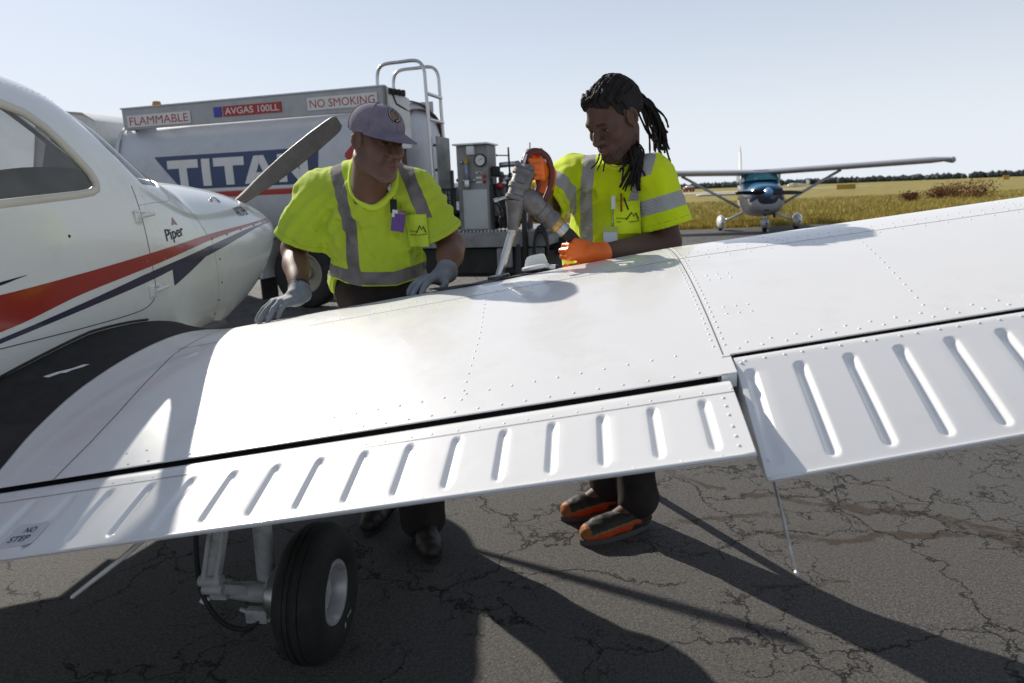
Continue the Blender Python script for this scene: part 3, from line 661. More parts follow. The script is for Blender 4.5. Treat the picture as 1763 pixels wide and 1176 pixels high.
# exhaust / intake openings on the cowl front and nose wheel
for sx in (-1, 1): MB().lathe([(.085, -.004), (.085, .012), (.07, .014), (.06, -.02)], (sx * .2, 2.445, 1.30), (0, 1, 0), 20).build('air_intake', M['seam'], plane)
def wheel(c, r, w, parent, name='wheel', rimr=None, side=1):
    c = np.array(c, float); rimr = rimr or r * .43
    prof = []
    for q in np.linspace(0, pi, 25):
        prof.append((r - w * .42 + w * .42 * sin(q) ** .62 if True else 0, -w / 2 * cos(q) * (1.0 if sin(q) > .5 else (1 - .10 * (1 - sin(q) * 2)))))
    prof = [(rimr + .004, -w * .36)] + [(rimr + .02, -w * .42), (r - w * .5, -w * .5), (r - w * .25, -w * .46), (r - w * .10, -w * .36), (r - w * .025, -w * .22), (r - .001, -w * .16), (r - .005, -w * .148), (r - .001, -w * .136), (r, -w * .06), (r - .005, -w * .05), (r - .005, w * .0), (r, w * .012), (r, w * .13), (r - .005, w * .142), (r - .001, w * .154), (r - w * .025, w * .22), (r - w * .10, w * .36), (r - w * .25, w * .46), (r - w * .5, w * .5), (rimr + .02, w * .42), (rimr + .004, w * .36)]
    t = MB().lathe(prof, c, (1, 0, 0), 64).build('tyre', M['tyre'], parent, angle=50)
    rm = MB().lathe([(rimr - .03, -w * .36), (rimr + .006, -w * .38), (rimr + .006, -w * .3), (rimr - .01, -w * .2), (rimr - .01, w * .2), (rimr + .004, w * .3), (rimr + .009, w * .37), (rimr + .006, w * .40), (rimr - .004, w * .395), (rimr - .014, w * .30), (rimr - .018, w * .10), (rimr - .05, w * .04), (.035, w * .06), (.034, w * .20), (.022, w * .24), (0, w * .24)], c, (1, 0, 0), 48)
    rm = rm.build('rim', M['rim'], parent, angle=35)
    mb = MB()
    for k in range(6): mb.tube([c + np.array([w * .04, .055 * cos(k * pi / 3), .055 * sin(k * pi / 3)]), c + np.array([w * .10, .055 * cos(k * pi / 3), .055 * sin(k * pi / 3)])], .008, 6)
    mb.build('rim_bolt', M['metal'], rm)['kind'] = 'stuff'
    return t, rm
gw = empty('main_wheel', (0, 0, 0)); gw.parent = plane
ty, rm = wheel((1.528, -.01, .205), .213, .155, gw)
MB().box((1.556, -.035, .150), (.006, .012, .022), b=.002).build('valve_tag', mat('yellow_paint', (.6, .40, .02), .5), rm)
V, Fc = fit_text('8', .011, .022, .02); MB().add([(1.528 + .0755, -.0 + v[0], .080 + v[1]) for v in V], Fc).build('tyre_marking', M['decal'], ty, smooth=False)
V, Fc = fit_text('6.00', .035, .010, .01); MB().add([(1.528 + .0755, .04 + v[0], .097 + v[1]) for v in V], Fc).build('tyre_marking', M['decal'], ty, smooth=False)
# the main gear leg: oleo, scissor links, brake, hose
MB().tube([(1.36, .03, .80), (1.36, .02, .52)], .040, 16).tube([(1.36, .02, .56), (1.365, -.01, .24)], .029, 16).build('oleo_leg', M['gear'], plane, angle=40)
def link(P, wd, th_, name):
    mb = MB()
    for s_ in (-1, 1): mb.box((np.array(P[0]) + np.array(P[1])) / 2 + np.array([s_ * wd * .36, 0, 0]), (wd * .26, th_ * 1.5, np.linalg.norm(np.array(P[1]) - np.array(P[0]))), lookR(np.array(P[1]) - np.array(P[0])), b=.006)
    mb.box((np.array(P[0]) + np.array(P[1])) / 2, (wd * .6, th_ * .5, np.linalg.norm(np.array(P[1]) - np.array(P[0])) * .96), lookR(np.array(P[1]) - np.array(P[0])), b=.003)
    for p in P: mb.tube([np.array(p) + np.array([-wd * .62, 0, 0]), np.array(p) + np.array([wd * .62, 0, 0])], th_ * .8, 12)
    return mb.build(name, M['gear'], plane, angle=35)
def lookR(d):
    d = d / np.linalg.norm(d); x = np.array([1.0, 0, 0]); y = np.cross(d, x); y /= np.linalg.norm(y); x = np.cross(y, d); return np.stack([x, y, d], 1)
link([(1.295, -.05, .60), (1.255, -.13, .31)], .055, .022, 'torque_link')
link([(1.262, -.135, .285), (1.35, -.03, .215)], .05, .02, 'torque_link')
MB().tube([(1.25, -.10, .262), (1.345, -.045, .222), (1.50, -.03, .213)], [.022, .032, .034], 14).box((1.265, -.10, .262), (.055, .05, .045), b=.008).build('axle', M['gear'], plane, angle=40)
MB().lathe([(.0, -.02), (.075, -.02), (.08, -.012), (.08, .012), (.055, .02), (.05, .06)], (1.415, -.03, .213), (1, 0, 0), 36).build('brake_disc', M['metal'], plane, angle=35)
MB().box((1.36, -.08, .165), (.07, .03, .045), b=.006).tube([(1.31, -.09, .19), (1.40, -.085, .15)], .006, 8).build('brake_caliper', M['gear'], plane, angle=35)
MB().tube(smooth_path([(1.245, -.10, .62), (1.215, -.11, .45), (1.21, -.12, .30), (1.235, -.13, .225), (1.27, -.12, .16), (1.315, -.10, .128), (1.36, -.09, .145), (1.375, -.085, .17)], 6), .008, 8).build('brake_hose', M['black'], plane)
MB().box((1.222, -.125, .240), (.026, .006, .026), np.array(Matrix.Rotation(.5, 3, 'Y')), b=.002).build('hose_tag', mat('white_tape', (.75, .75, .73), .6), plane)
# nose gear (behind wing and man, kept simple but complete) and tail
ng = empty('nose_wheel', (0, 0, 0)); ng.parent = plane
wheel((0, 1.98, .20), .20, .14, ng, 'nose_wheel')
mb = MB(); mb.tube([(0, 1.85, .85), (0, 1.95, .42)], .035, 14)
for s_ in (-1, 1): mb.tube([(s_ * .095, 1.95, .42), (s_ * .095, 1.98, .20)], .016, 8)
mb.box((0, 1.95, .43), (.22, .05, .05), b=.01).tube([(-.11, 1.98, .2), (.11, 1.98, .2)], .012, 8).build('nose_leg', M['gear'], plane, angle=40)
mb = MB(); G = []
for t in np.linspace(0, 1, 8):
    G.append([(.045 * sin(q) * (1 - .3 * t), -4.45 - .35 * t + .42 * cos(q) * (1 - .45 * t), 1.34 + .95 * t) for q in np.linspace(0, 2 * pi, 20, endpoint=False)])
mb.grid(np.array(G), closev=True); mb.F.append(tuple(len(mb.V) - 20 + k for k in range(20))); mb.build('tail_fin', M['fus'], plane)
mb = MB(); G = []
for t in np.linspace(-1, 1, 12):
    G.append([(1.95 * t, -4.5 + .38 * cos(q), 1.28 + .04 * sin(q)) for q in np.linspace(0, 2 * pi, 20, endpoint=False)])
mb.grid(np.array(G), closev=True); b_ = len(mb.V); mb.F.append(tuple(range(20))); mb.F.append(tuple(b_ - 20 + k for k in range(20))); mb.build('stabilator', M['fus'], plane)
# left wing, one plain skin (its outer part lies outside the picture)
mb = MB(); xs = np.linspace(0, 1, 30) ** 1.6; aa = np.concatenate([np.linspace(.42, 2.664, 14), np.linspace(2.9, 5.2, 8)])
U = np.array([wup(a, xs) for a in aa]) * np.array([-1, 1, 1]); L_ = np.array([wup(a, xs, True) for a in aa]) * np.array([-1, 1, 1])
mb.grid(U).grid(L_, flip=True).grid(np.stack([U[-1], L_[-1]], 0)).build('wing', M['wing'], plane, angle=40)
# ------------------------------------------------------------------ far woods, grass, small things of the field
M['woods'] = mat('woodland', (.075, .088, .088), .95, var=.45, vs=.06, spec=.05)  # foliage colour lightened and greyed to paint in distance haze
rng = np.random.default_rng(3)
def ico(n=1):
    bm = bmesh.new(); bmesh.ops.create_icosphere(bm, subdivisions=n, radius=1); V = np.array([v.co[:] for v in bm.verts]); bm.verts.index_update()
    Fc = np.array([[v.index for v in f.verts] for f in bm.faces]); bm.free(); return V, Fc
iV, iF = ico(1)
VV, FF = [], []; nb = 0
for k in range(4200):
    X = rng.uniform(-2600, 3200); D = np.interp(X, [-2600, -200, 500, 1100, 3200], [1500, 1500, 1350, 1000, 900]) + rng.uniform(0, 60)
    hgt = np.interp(X, [-2600, 100, 500, 900, 3200], [9.5, 10.0, 11.5, 10.0, 11.0]) * rng.uniform(.72, 1.12)
    sc = np.array([rng.uniform(4, 10), rng.uniform(3, 6), hgt * .55]); V = iV * (1 + rng.normal(0, .12, (len(iV), 1))) * sc + np.array([X, D, hgt * .46])
    VV.append(V); FF.append(iF + nb); nb += len(V)
tag(fromfast('far_woods', np.concatenate(VV), np.concatenate(FF), M['woods']), kind='stuff')
def blades(n, gen, hmin, hmax, w, m, name):
    P = gen(n); h = rng.uniform(hmin, hmax, n); an = rng.uniform(0, 2 * pi, n); ln = rng.normal(0, .3, (n, 2)) * h[:, None]
    d = np.stack([np.cos(an), np.sin(an)], 1) * w; V = np.zeros((n, 3, 3)); V[:, 0, :2] = P - d; V[:, 1, :2] = P + d; V[:, 2, :2] = P + ln; V[:, 2, 2] = h; V[:, :2, 2] = -.03
    return fromfast(name, V.reshape(-1, 3), np.arange(3 * n).reshape(-1, 3), m)
def gen1(n):
    t = rng.uniform(0, 1, n) ** 1.7; y = 24.6 + t * 45; x = rng.uniform(-.15, 1.05, n) * (y * .95) - 1; y = y + np.where(x > 20, (x - 20) * .02, 0); return np.stack([x, y], 1)
M['blade'] = mat('grass_blade', (.36, .285, .075), .9, var=.5, vs=.5, spec=.1, dirt=(.20, .225, .055), ds=.18)
tag(blades(70000, gen1, .07, .24, .018, M['blade'], 'tall_grass'), kind='stuff')
def shrub(x, y, h, label):
    r = empty('shrub', (x, y, 0)); tag(r, label, 'shrub', 'rusty shrubs in the field')
    n = 700; P = rng.normal(0, 1, (n, 3)) * np.array([h * .55, h * .5, h * .32]) + np.array([0, 0, h * .55]); s = .07
    A = rng.normal(0, 1, (n, 3)); A /= np.linalg.norm(A, axis=1)[:, None]; B = np.cross(A, rng.normal(0, 1, (n, 3))); B /= np.linalg.norm(B, axis=1)[:, None]
    V = np.stack([P + A * s, P + B * s * .6, P - A * s, P - B * s * .6], 1); V[..., 2] = np.abs(V[..., 2])
    o = fromfast('foliage', V.reshape(-1, 3), np.arange(4 * n).reshape(-1, 4), M['rust'], r); o['kind'] = 'stuff'
    mb = MB(); [mb.tube([(0, 0, 0), tuple(P[k])], [.02, .006], 4) for k in range(0, 60, 4)]; mb.build('stem', M['stem'], r)
M['rust'] = mat('rust_leaves', (.16, .055, .02), .9, var=.5, vs=3); M['stem'] = mat('bark', (.06, .045, .03), .9)
for k, (px, d, h) in enumerate(((1633, 50, .75), (1662, 52, .9), (1702, 49, 1.0), (1585, 47, .5))):
    X = (px - 881) / 1175 * d * .97; shrub(X, d, h, ['low rusty shrub left of the tallest one in the field', 'rusty shrub in the middle of the dry grass row', 'tallest rusty brown shrub in the dry grass', 'smallest rusty shrub standing alone in the grass'][k])
M['yellow'] = mat('sign_yellow', (.42, .27, .03), .6, var=.15, vs=2)
def board(x, y, w, h, z, label):
    r = empty('airfield_sign', (x, y, 0)); tag(r, label, 'sign'); MB().box((0, 0, z + h / 2), (w, .18, h), b=.02).build('sign_board', M['yellow'], r, smooth=False)
    for q in (-1, 1): MB().box((q * w * .35, 0, z / 2), (.08, .08, z)).build('sign_post', M['gear'], r, smooth=False)
board(58.5, 120, 3.3, .85, .25, 'wide yellow airfield sign board standing in the grass'); board(147, 205, 1.8, 1.3, .4, 'small yellow marker board far out near the woods')
# distant parked light aircraft and a red and white vehicle, a few pixels each
r = empty('distant_aircraft', (85, 205, 0), 1.2); tag(r, 'tiny white aircraft parked far away on the field', 'aircraft')
MB().tube([(0, -3.6, 1.3), (0, -2, 1.2), (0, 0, 1.2), (0, 1.6, 1.15), (0, 2.3, 1.1)], [.12, .35, .62, .55, .2], 12).build('fuselage', M['fus'], r); MB().box((0, .1, 1.75), (10, 1.4, .16), b=.05).build('wing', M['fus'], r)
mb = MB(); mb.box((0, -3.4, 1.9), (.1, .9, 1.4)); mb.build('tail_fin', M['fus'], r); MB().box((0, -3.4, 1.35), (3.2, .8, .08)).build('stabilizer', M['fus'], r)
MB().tube([(-1.1, 0, .3), (0, 0, .8), (1.1, 0, .3)], .06, 6).lathe([(.25, -.08), (.25, .08)], (-1.1, 0, .25), (1, 0, 0), 12).lathe([(.25, -.08), (.25, .08)], (1.1, 0, .25), (1, 0, 0), 12).build('landing_gear', M['gear'], r)
r = empty('service_vehicle', (72, 275, 0), .3); tag(r, 'distant red and white service vehicle beside the pale runway', 'vehicle')
MB().box((0, 0, 1.3), (4.6, 2, 1.2), b=.2).build('body', mat('vehicle_red', (.28, .06, .05), .4), r); MB().box((.3, 0, 2.1), (3.0, 1.8, .7), b=.2).build('cab', M['fus'], r)
for q in ((-1.4, -1), (1.4, -1), (-1.4, 1), (1.4, 1)): MB().lathe([(0, -.12), (.4, -.12), (.4, .12), (0, .12)], (q[0], q[1] * .95, .4), (0, 1, 0), 14).build('wheel', M['tyre'], r)

# ------------------------------------------------------------------ fuel truck (local x = towards its cab, y = towards the camera)
TA = atan2(.27707, -.96085)
trk = empty('fuel_truck', (-1.44, 8.78, 0), TA); tag(trk, 'silver aviation fuel tanker truck with white lettering on a navy panel', 'fuel truck')
M['tank'] = mat('tank_aluminium', (.56, .58, .61), .55, metal=.25, var=.05, vs=1.5, rvar=.05, dirt=(.40, .40, .40), ds=1.8)
M['val'] = mat('valance_grey', (.40, .40, .41), .5, metal=.4, var=.08, vs=3, dirt=(.25, .24, .22), ds=4)
M['twhite'] = mat('truck_white', (.74, .74, .72), .35, var=.04, coat=.3, dirt=(.5, .48, .43), ds=2)
M['signw'] = mat('sign_white', (.74, .73, .70), .5, var=.05); M['signr'] = mat('sign_red', (.42, .035, .03), .5, var=.08); M['signb'] = mat('sign_blue', (.06, .06, .36), .5, var=.05)
M['tnavy'] = mat('panel_navy', (.028, .055, .14), .4, var=.12, vs=3); M['dark'] = mat('chassis_black', (.018, .017, .016), .7, var=.4, vs=6, dirt=(.05, .045, .04), ds=5)
M['deck'] = mat('deck_grey', (.25, .25, .24), .55, var=.2, vs=5, dirt=(.10, .09, .08), ds=6); M['khaki'] = mat('rim_khaki', (.30, .27, .20), .5, var=.15)
TC = (-.80, 1.79); TW, TH, TN = .80, .86, 2.9
def tk(z, off=0.0):                                   # tank skin: y at height z on the near side
    q = np.clip(np.abs((np.asarray(z) - TC[1]) / TH), 0, 1); return TC[0] + TW * (1 - q ** TN) ** (1 / TN) + off
def tring(x, k=1.0, n=64):
    return [(x, TC[0] + TW * k * np.sign(cos(q)) * abs(cos(q)) ** (2 / TN), TC[1] + TH * k * np.sign(sin(q)) * abs(sin(q)) ** (2 / TN)) for q in np.linspace(0, 2 * pi, n, endpoint=False)]
mb = MB(); mb.grid(np.array([tring(x, k) for x, k in ((-.24, .02), (-.235, .4), (-.20, .7), (-.13, .9), (-.06, .985), (0, 1), (1, 1), (2, 1), (3, 1), (4.15, 1), (4.23, .97), (4.33, .7), (4.36, .02))]), closev=True, flip=True)
mb.build('tank_barrel', M['tank'], trk)
for x, mm in ((-.06, 'hoop'), (-.17, 'hoop'), (4.15, 'tank')):
    if mm == 'hoop': M.setdefault('hoop', mat('hoop_maroon', (.10, .035, .025), .5, var=.2))
    k = 1.012 if mm == 'tank' else (1.0 if x > -.1 else .88); MB().grid(np.array([tring(x - .03, k), tring(x - .03, k + .015), tring(x + .03, k + .015), tring(x + .03, k)]), closev=True, closeu=True).build('tank_hoop', M[mm], trk, angle=40)
mb = MB()
mb.box((1.975, -.02, 2.625), (3.95, .04, .275), b=.006); mb.build('valance', M['val'], trk, smooth=False)
MB().box((1.975, -1.58, 2.625), (3.95, .04, .275), b=.006).build('valance', M['val'], trk, smooth=False)
MB().box((3.93, -.80, 2.62), (.04, 1.52, .26), b=.006).build('valance', M['val'], trk, smooth=False)
mb = MB(); mb.prism([(-.02, 2.765), (-.30, 2.60), (-.30, 2.02), (-.02, 2.02)], -.06, -.03, ax=1); mb.build('rear_plate', M['twhite'], trk, smooth=False)
MB().box((1.975, -.02, 2.768), (3.97, .07, .018)).build('valance_rail', M['tank'], trk, smooth=False)
MB().box((.0, -.02, 2.625), (.03, .06, .28)).build('corner_post', M['deck'], trk, smooth=False)
mb = MB(); [mb.box((-.08 - .055 * k, -.02, 2.70 - .012 * k), (.045, .06, .075), b=.015) for k in range(4)]; mb.tube([(-.1, -.03, 2.66), (-.14, -.03, 2.55), (-.3, -.04, 2.45)], .012, 6); mb.build('marker_lamp', M['dark'], trk)
MB().lathe([(.0, .13), (.05, .12), (.06, .08), (.06, 0), (.07, 0)], (3.62, -.3, 2.755), (0, 0, 1), 16).build('beacon', mat('beacon_amber', (.5, .22, .02), .3), trk)
def plate(x0, x1, z0, z1, mm, txt=None, tm=None, bold=.01, name='warning_sign', pad=.86, hh=.70):
    p = MB().box(((x0 + x1) / 2, .008, (z0 + z1) / 2), (x1 - x0, .008, z1 - z0)).build(name, M[mm], trk, smooth=False)
    if txt:
        V, Fc = fit_text(txt, (x1 - x0) * pad, (z1 - z0) * hh, bold); cut = 1e9
        if ' ' in txt:                                    # each word its own piece, parted at the widest gap
            iv = sorted((min(V[i][0] for i in f), max(V[i][0] for i in f)) for f in Fc); r_ = iv[0][1]; best = 0
            for a_, b_ in iv:
                if a_ - r_ > best: best = a_ - r_; cut = (a_ + r_) / 2
                r_ = max(r_, b_)
        for side in (0, 1):
            fs = [f for f in Fc if (V[f[0]][0] > cut) == bool(side)]
            if fs:
                ids = sorted({i for f in fs for i in f}); mp = {i: k for k, i in enumerate(ids)}
                MB().add([((x0 + x1) / 2 - V[i][0], .0135, (z0 + z1) / 2 + V[i][1]) for i in ids], [tuple(mp[i] for i in f) for f in fs]).build('sign_text', M[tm], p, smooth=False)
plate(2.83, 3.87, 2.515, 2.670, 'signw', 'FLAMMABLE', 'signr', .0, pad=.92, hh=.66)
plate(2.345, 2.46, 2.560, 2.685, 'signb'); plate(1.44, 2.315, 2.56, 2.685, 'signr', 'AVGAS 100LL', 'signw', .006, pad=.93, hh=.66)
plate(.09, 1.06, 2.545, 2.70, 'signw', 'NO SMOKING', 'signr', .0, pad=.93, hh=.62)
def tpoly(polys, off, name, mm, parent=trk):          # convex polygons (x, z) laid on the tank skin
    mb = MB()
    for P in polys:
        P = np.array(P, float); n = 14; z0, z1 = P[:, 1].min(), P[:, 1].max(); G = []
        for z in np.linspace(z0 + 1e-5, z1 - 1e-5, n):
            xs = []
            for i in range(len(P)):
                (xa, za), (xb, zb) = P[i], P[(i + 1) % len(P)]
                if (za - z) * (zb - z) <= 0 and za != zb: xs.append(xa + (xb - xa) * (z - za) / (zb - za))
            G.append([(x, float(tk(z, off)), z) for x in (min(xs), max(xs))])
        mb.grid(np.array(G))
    return mb.build(name, M[mm], parent, smooth=True)
flag = tpoly([[(3.53, 2.105), (.97, 2.105), (1.02, 1.655), (3.13, 1.655)]], .004, 'name_panel', 'tnavy')
z0, z1 = 1.69, 2.045; L_ = []
def T_(x, w, s=.13): return [[(x, z1), (x - w, z1), (x - w, z1 - .11), (x, z1 - .11)], [(x - w / 2 + s / 2, z1 - .11), (x - w / 2 - s / 2, z1 - .11), (x - w / 2 - s / 2, z0), (x - w / 2 + s / 2, z0)]]
L_ += T_(3.32, .50); L_ += [[(2.765, z1), (2.63, z1), (2.63, z0), (2.765, z0)]]; L_ += T_(2.575, .48)
xa = 2.11; L_ += [[(xa - .17, z1), (xa - .245, z1), (xa - .245, z1 - .10), (xa - .13, z0), (xa, z0)], [(xa - .247, z1), (xa - .32, z1), (xa - .49, z0), (xa - .36, z0), (xa - .247, z1 - .10)], [(xa - .195, z0 + .14), (xa - .296, z0 + .14), (xa - .332, z0 + .06), (xa - .159, z0 + .06)]]
xa = 1.585; L_ += [[(xa, z1), (xa - .125, z1), (xa - .125, z0), (xa, z0)], [(xa - .32, z1), (xa - .445, z1), (xa - .445, z0), (xa - .32, z0)], [(xa - .127, z1), (xa - .15, z1), (xa - .318, z1 - .203), (xa - .318, z0), (xa - .295, z0), (xa - .127, z1 - .152)]]
tpoly(L_, .008, 'panel_lettering', 'signw', flag)
tpoly([[(3.4, 1.647), (.7, 1.647), (.7, 1.62), (3.4, 1.62)]], .004, 'white_line', 'signw'); tpoly([[(3.6, 1.605), (.3, 1.605), (.3, 1.535), (3.6, 1.535)]], .004, 'red_stripe', 'signr')
dm = tpoly([[(.62, 1.98), (.36, 2.24), (.10, 1.98), (.36, 1.72)]], .006, 'hazard_diamond', 'signr')
tpoly([[(.44, 1.95), (.36, 2.14), (.29, 1.95)], [(.47, 1.95), (.44, 2.06), (.40, 1.95)], [(.33, 1.95), (.27, 2.08), (.25, 1.95)], [(.47, 1.92), (.25, 1.92), (.25, 1.90), (.47, 1.90)]], .010, 'flame_symbol', 'signw', dm)
# ladder and hand rails
lad = empty('ladder', (0, 0, 0)); lad.parent = trk
for y in (-.10, -.56): MB().tube(smooth_path([(.125, y, 2.74), (.12, y, 2.90), (.085, y, 2.99), (0, y, 3.03), (-.2, y, 3.037), (-.36, y, 3.04), (-.45, y, 3.01), (-.50, y, 2.92), (-.51, y, 2.7), (-.53, y, 1.9), (-.55, y, .95)], 5), .021, 10).build('hand_rail', M['steel'], lad)
for z in np.arange(1.15, 2.75, .3): MB().box((-.52 - (2.7 - z) * .02, -.33, z), (.05, .46, .03), b=.006).build('rung', M['steel'], lad)
MB().box((-.60, -.33, 1.6), (.02, .42, 1.1)).build('ladder_plate', M['deck'], lad, smooth=False)
# chassis, deck, cab, wheels
mb = MB(); mb.box((1.8, -.75, .74), (8.4, .10, .22)).box((1.8, -1.55, .74), (8.4, .10, .22)); mb.box((-1.0, -1.1, .56), (1.9, 1.9, .3)); mb.box((2.9, -.6, .62), (1.3, .9, .5), b=.05); mb.build('chassis', M['dark'], trk, smooth=False)
MB().box((2.0, -.22, 1.0), (3.9, .35, .12), b=.01).build('tank_skirt', M['deck'], trk, smooth=False)
mb = MB(); mb.box((-.88, .03, .885), (2.2, .05, .18), b=.006).box((-.88, -1.1, .94), (2.2, 2.2, .05)).box((-1.955, -1.1, .885), (.05, 2.2, .18)); mb.build('deck_frame', M['deck'], trk, smooth=False)
for k in range(46): MB().box((.18 - .0465 * k, -.03, .985), (.014, .10, .028)).build('grating_bar', M['steel'], trk, smooth=False)
MB().box((-.95, -.06, .62), (1.9, .04, .30)).build('side_guard', M['dark'], trk, smooth=False)
for x in (-1.45, -1.85): MB().box((x, .0, .66), (.2, .03, .24), b=.02).build('tail_lamp_box', M['deck'], trk, smooth=False)
def twheel(x, y, r=.48, w=.28):
    g = empty('truck_wheel', (x, y, r)); g.parent = trk
    MB().lathe([(r * .56, -w / 2 + .02), (r * .62, -w / 2), (r * .9, -w / 2), (r * .97, -w * .42), (r, -w * .3), (r, w * .3), (r * .97, w * .42), (r * .9, w / 2), (r * .62, w / 2), (r * .56, w / 2 - .02)], (0, 0, 0), (0, 1, 0), 40).build('tyre', M['tyre'], g, angle=40)
    MB().lathe([(r * .57, w * .3), (r * .57, w * .47), (r * .53, w * .47), (r * .50, w * .25), (r * .40, w * .12), (r * .2, w * .12), (r * .18, w * .35), (0, w * .36)], (0, 0, 0), (0, 1, 0), 32).lathe([(r * .57, -w * .47), (r * .57, w * .3)], (0, 0, 0), (0, 1, 0), 32).build('rim', M['khaki'], g, angle=35)
for x in (1.42, 5.0):
    for y in (-.22, -2.05): twheel(x, y)
mb = MB(); P = [(1.42 + .60 * cos(q), .50 + .60 * sin(q)) for q in np.linspace(radians(-8), radians(188), 26)]
mb.grid(np.array([[(x, .0, z), (x, -.42, z)] for x, z in P])); mb.tube([(x, .005, z) for x, z in P], .028, 8); mb.build('fender', M['twhite'], trk)
MB().box((2.06, -.2, .32), (.02, .36, .40)).build('mud_flap', M['dark'], trk, smooth=False)
mb = MB(); prof = [(4.45, .75), (4.45, 2.40), (4.5, 2.66), (4.7, 2.78), (5.2, 2.84), (5.55, 2.74), (5.85, 1.75), (6.9, 1.55), (7.0, 1.2), (7.0, .75)]
G = np.array([[(x, y, z if abs(y + 1.14) < 1.05 else z - .0) for x, z in prof] for y in (-.09, -.06, -1.1, -2.2, -2.23)]); G[0, :, 2] = (G[0, :, 2] - 1.5) * .97 + 1.5; G[-1, :, 2] = (G[-1, :, 2] - 1.5) * .97 + 1.5
mb.grid(G); b_ = len(mb.V); mb.F.append(tuple(range(len(prof)))); mb.F.append(tuple(b_ - len(prof) + k for k in range(len(prof)))); mb.build('cab', M['twhite'], trk, angle=35)
M['tglass'] = mat('dark_glass', (.02, .025, .03), .06, var=.05)
MB().prism([(4.85, 1.8), (4.9, 2.45), (5.4, 2.45), (5.68, 1.8)], -.075, -.045, ax=1).build('cab_window', M['tglass'], trk, smooth=False)
MB().box((7.03, -1.14, .8), (.1, 2.2, .25), b=.03).build('bumper', M['deck'], trk); [MB().lathe([(0, .03), (.1, .02), (.11, 0)], (7.0, y, 1.15), (1, 0, 0), 16).build('headlight', M['signw'], trk) for y in (-.4, -1.9)]
MB().box((5.75, .06, 1.9), (.06, .2, .35), b=.03).build('side_mirror', M['dark'], trk)
# instrument tower
tw = empty('instrument_panel', (0, 0, 0)); tw.parent = trk
MB().box((-1.04, -.32, 1.50), (.40, .36, 1.03), b=.008).build('panel_case', M['deck'], tw, smooth=False)
MB().box((-1.04, -.30, 2.03), (.45, .46, .02), b=.004).build('panel_lid', M['twhite'], tw, smooth=False)
gg = MB().lathe([(.078, -.01), (.078, .025), (.066, .03), (.064, .018), (0, .018)], (-1.150, -.135, 1.835), (0, 1, 0), 28).build('gauge', M['dark'], tw, angle=35)
MB().lathe([(.062, .0), (0, .0)], (-1.150, -.113, 1.835), (0, 1, 0), 28).build('gauge_face', M['signw'], gg)
mb = MB(); mb.box((-1.16, -.110, 1.845), (.05, .002, .006), np.array(Matrix.Rotation(.5, 3, 'Y'))); [mb.box((-1.150 + .052 * cos(q), -.111, 1.835 + .052 * sin(q)), (.004, .002, .004)) for q in np.linspace(-.6, 3.7, 12)]; mb.build('gauge_needle', M['letter'], gg, smooth=False)
MB().box((-1.035, -.12, 1.955), (.10, .06, .11), b=.012).build('lamp_box', M['twhite'], tw)
MB().box((-1.06, -.135, 1.25), (.315, .012, .48), b=.004).build('instruction_plate', mat('plate_grey', (.50, .53, .52), .5, var=.08, vs=6), tw)
MB().tube([(-.975, -.10, 1.60), (-.975, -.10, 1.80)], .022, 12).build('sight_glass', mat('sight_blue', (.25, .32, .42), .2, var=.2, vs=30), tw); MB().lathe([(.03, 0), (.028, .04), (.012, .07), (0, .075)], (-.975, -.10, 1.80), (0, 0, 1), 12).build('sight_cap', M['yellow'], tw)
mb = MB(); mb.box((-.98, -.10, 1.56), (.06, .06, .10), b=.01); mb.build('valve_block', M['steel'], tw)
for x, z in ((-.91, 1.82), (-.93, 1.60), (-1.06, 1.60), (-1.13, 1.70)): MB().lathe([(.02, 0), (.02, .02), (.012, .03), (0, .03)], (x, -.14, z), (0, 1, 0), 8).build('knob', M['steel'], tw)
for z in (1.645, 1.585): MB().lathe([(.022, 0), (.022, .02), (.014, .035), (0, .036)], (-1.19, -.14, z), (0, 1, 0), 10).build('red_knob', M['signr'], tw)
for z in (1.69, 1.63, 1.575): MB().box((-1.12, -.137, z), (.08, .004, .022)).build('name_plate', M['signw'], tw, smooth=False)
# pumps, meter, valves and hose reel behind the tower
mb = MB(); mb.lathe([(.0, 0), (.11, 0), (.12, .05), (.12, .32), (.10, .40), (0, .42)], (-1.40, -.55, 1.0), (0, 0, 1), 20); mb.lathe([(.14, 0), (.14, .03), (.12, .03), (.12, 0)], (-1.40, -.55, 1.30), (0, 0, 1), 20); mb.build('filter_housing', M['deck'], trk, angle=35)
mb = MB(); mb.box((-1.34, -.35, 1.42), (.16, .14, .18), b=.02).lathe([(0, .0), (.035, 0), (.035, .03), (0, .03)], (-1.34, -.28, 1.42), (0, 1, 0), 12).box((-1.35, -.34, 1.23), (.20, .16, .15), b=.015).lathe([(.05, 0), (.05, .04), (.02, .04)], (-1.35, -.26, 1.24), (0, 1, 0), 14).box((-1.37, -.33, 1.10), (.27, .1, .06), b=.01); mb.build('meter', M['cast'], trk, angle=35)
mb = MB(); mb.tube(smooth_path([(-1.30, -.45, 1.78), (-1.55, -.45, 1.78), (-1.62, -.45, 1.72), (-1.62, -.45, 1.0)], 6), .035, 12).tube([(-1.3, -.42, 1.62), (-1.48, -.42, 1.60)], .05, 14).tube([(-1.36, -.42, 1.61), (-1.36, -.42, 1.5)], .07, 14).tube([(-1.52, -.42, 1.58), (-1.52, -.42, 1.05)], .045, 12); mb.build('pipework', M['steel'], trk)
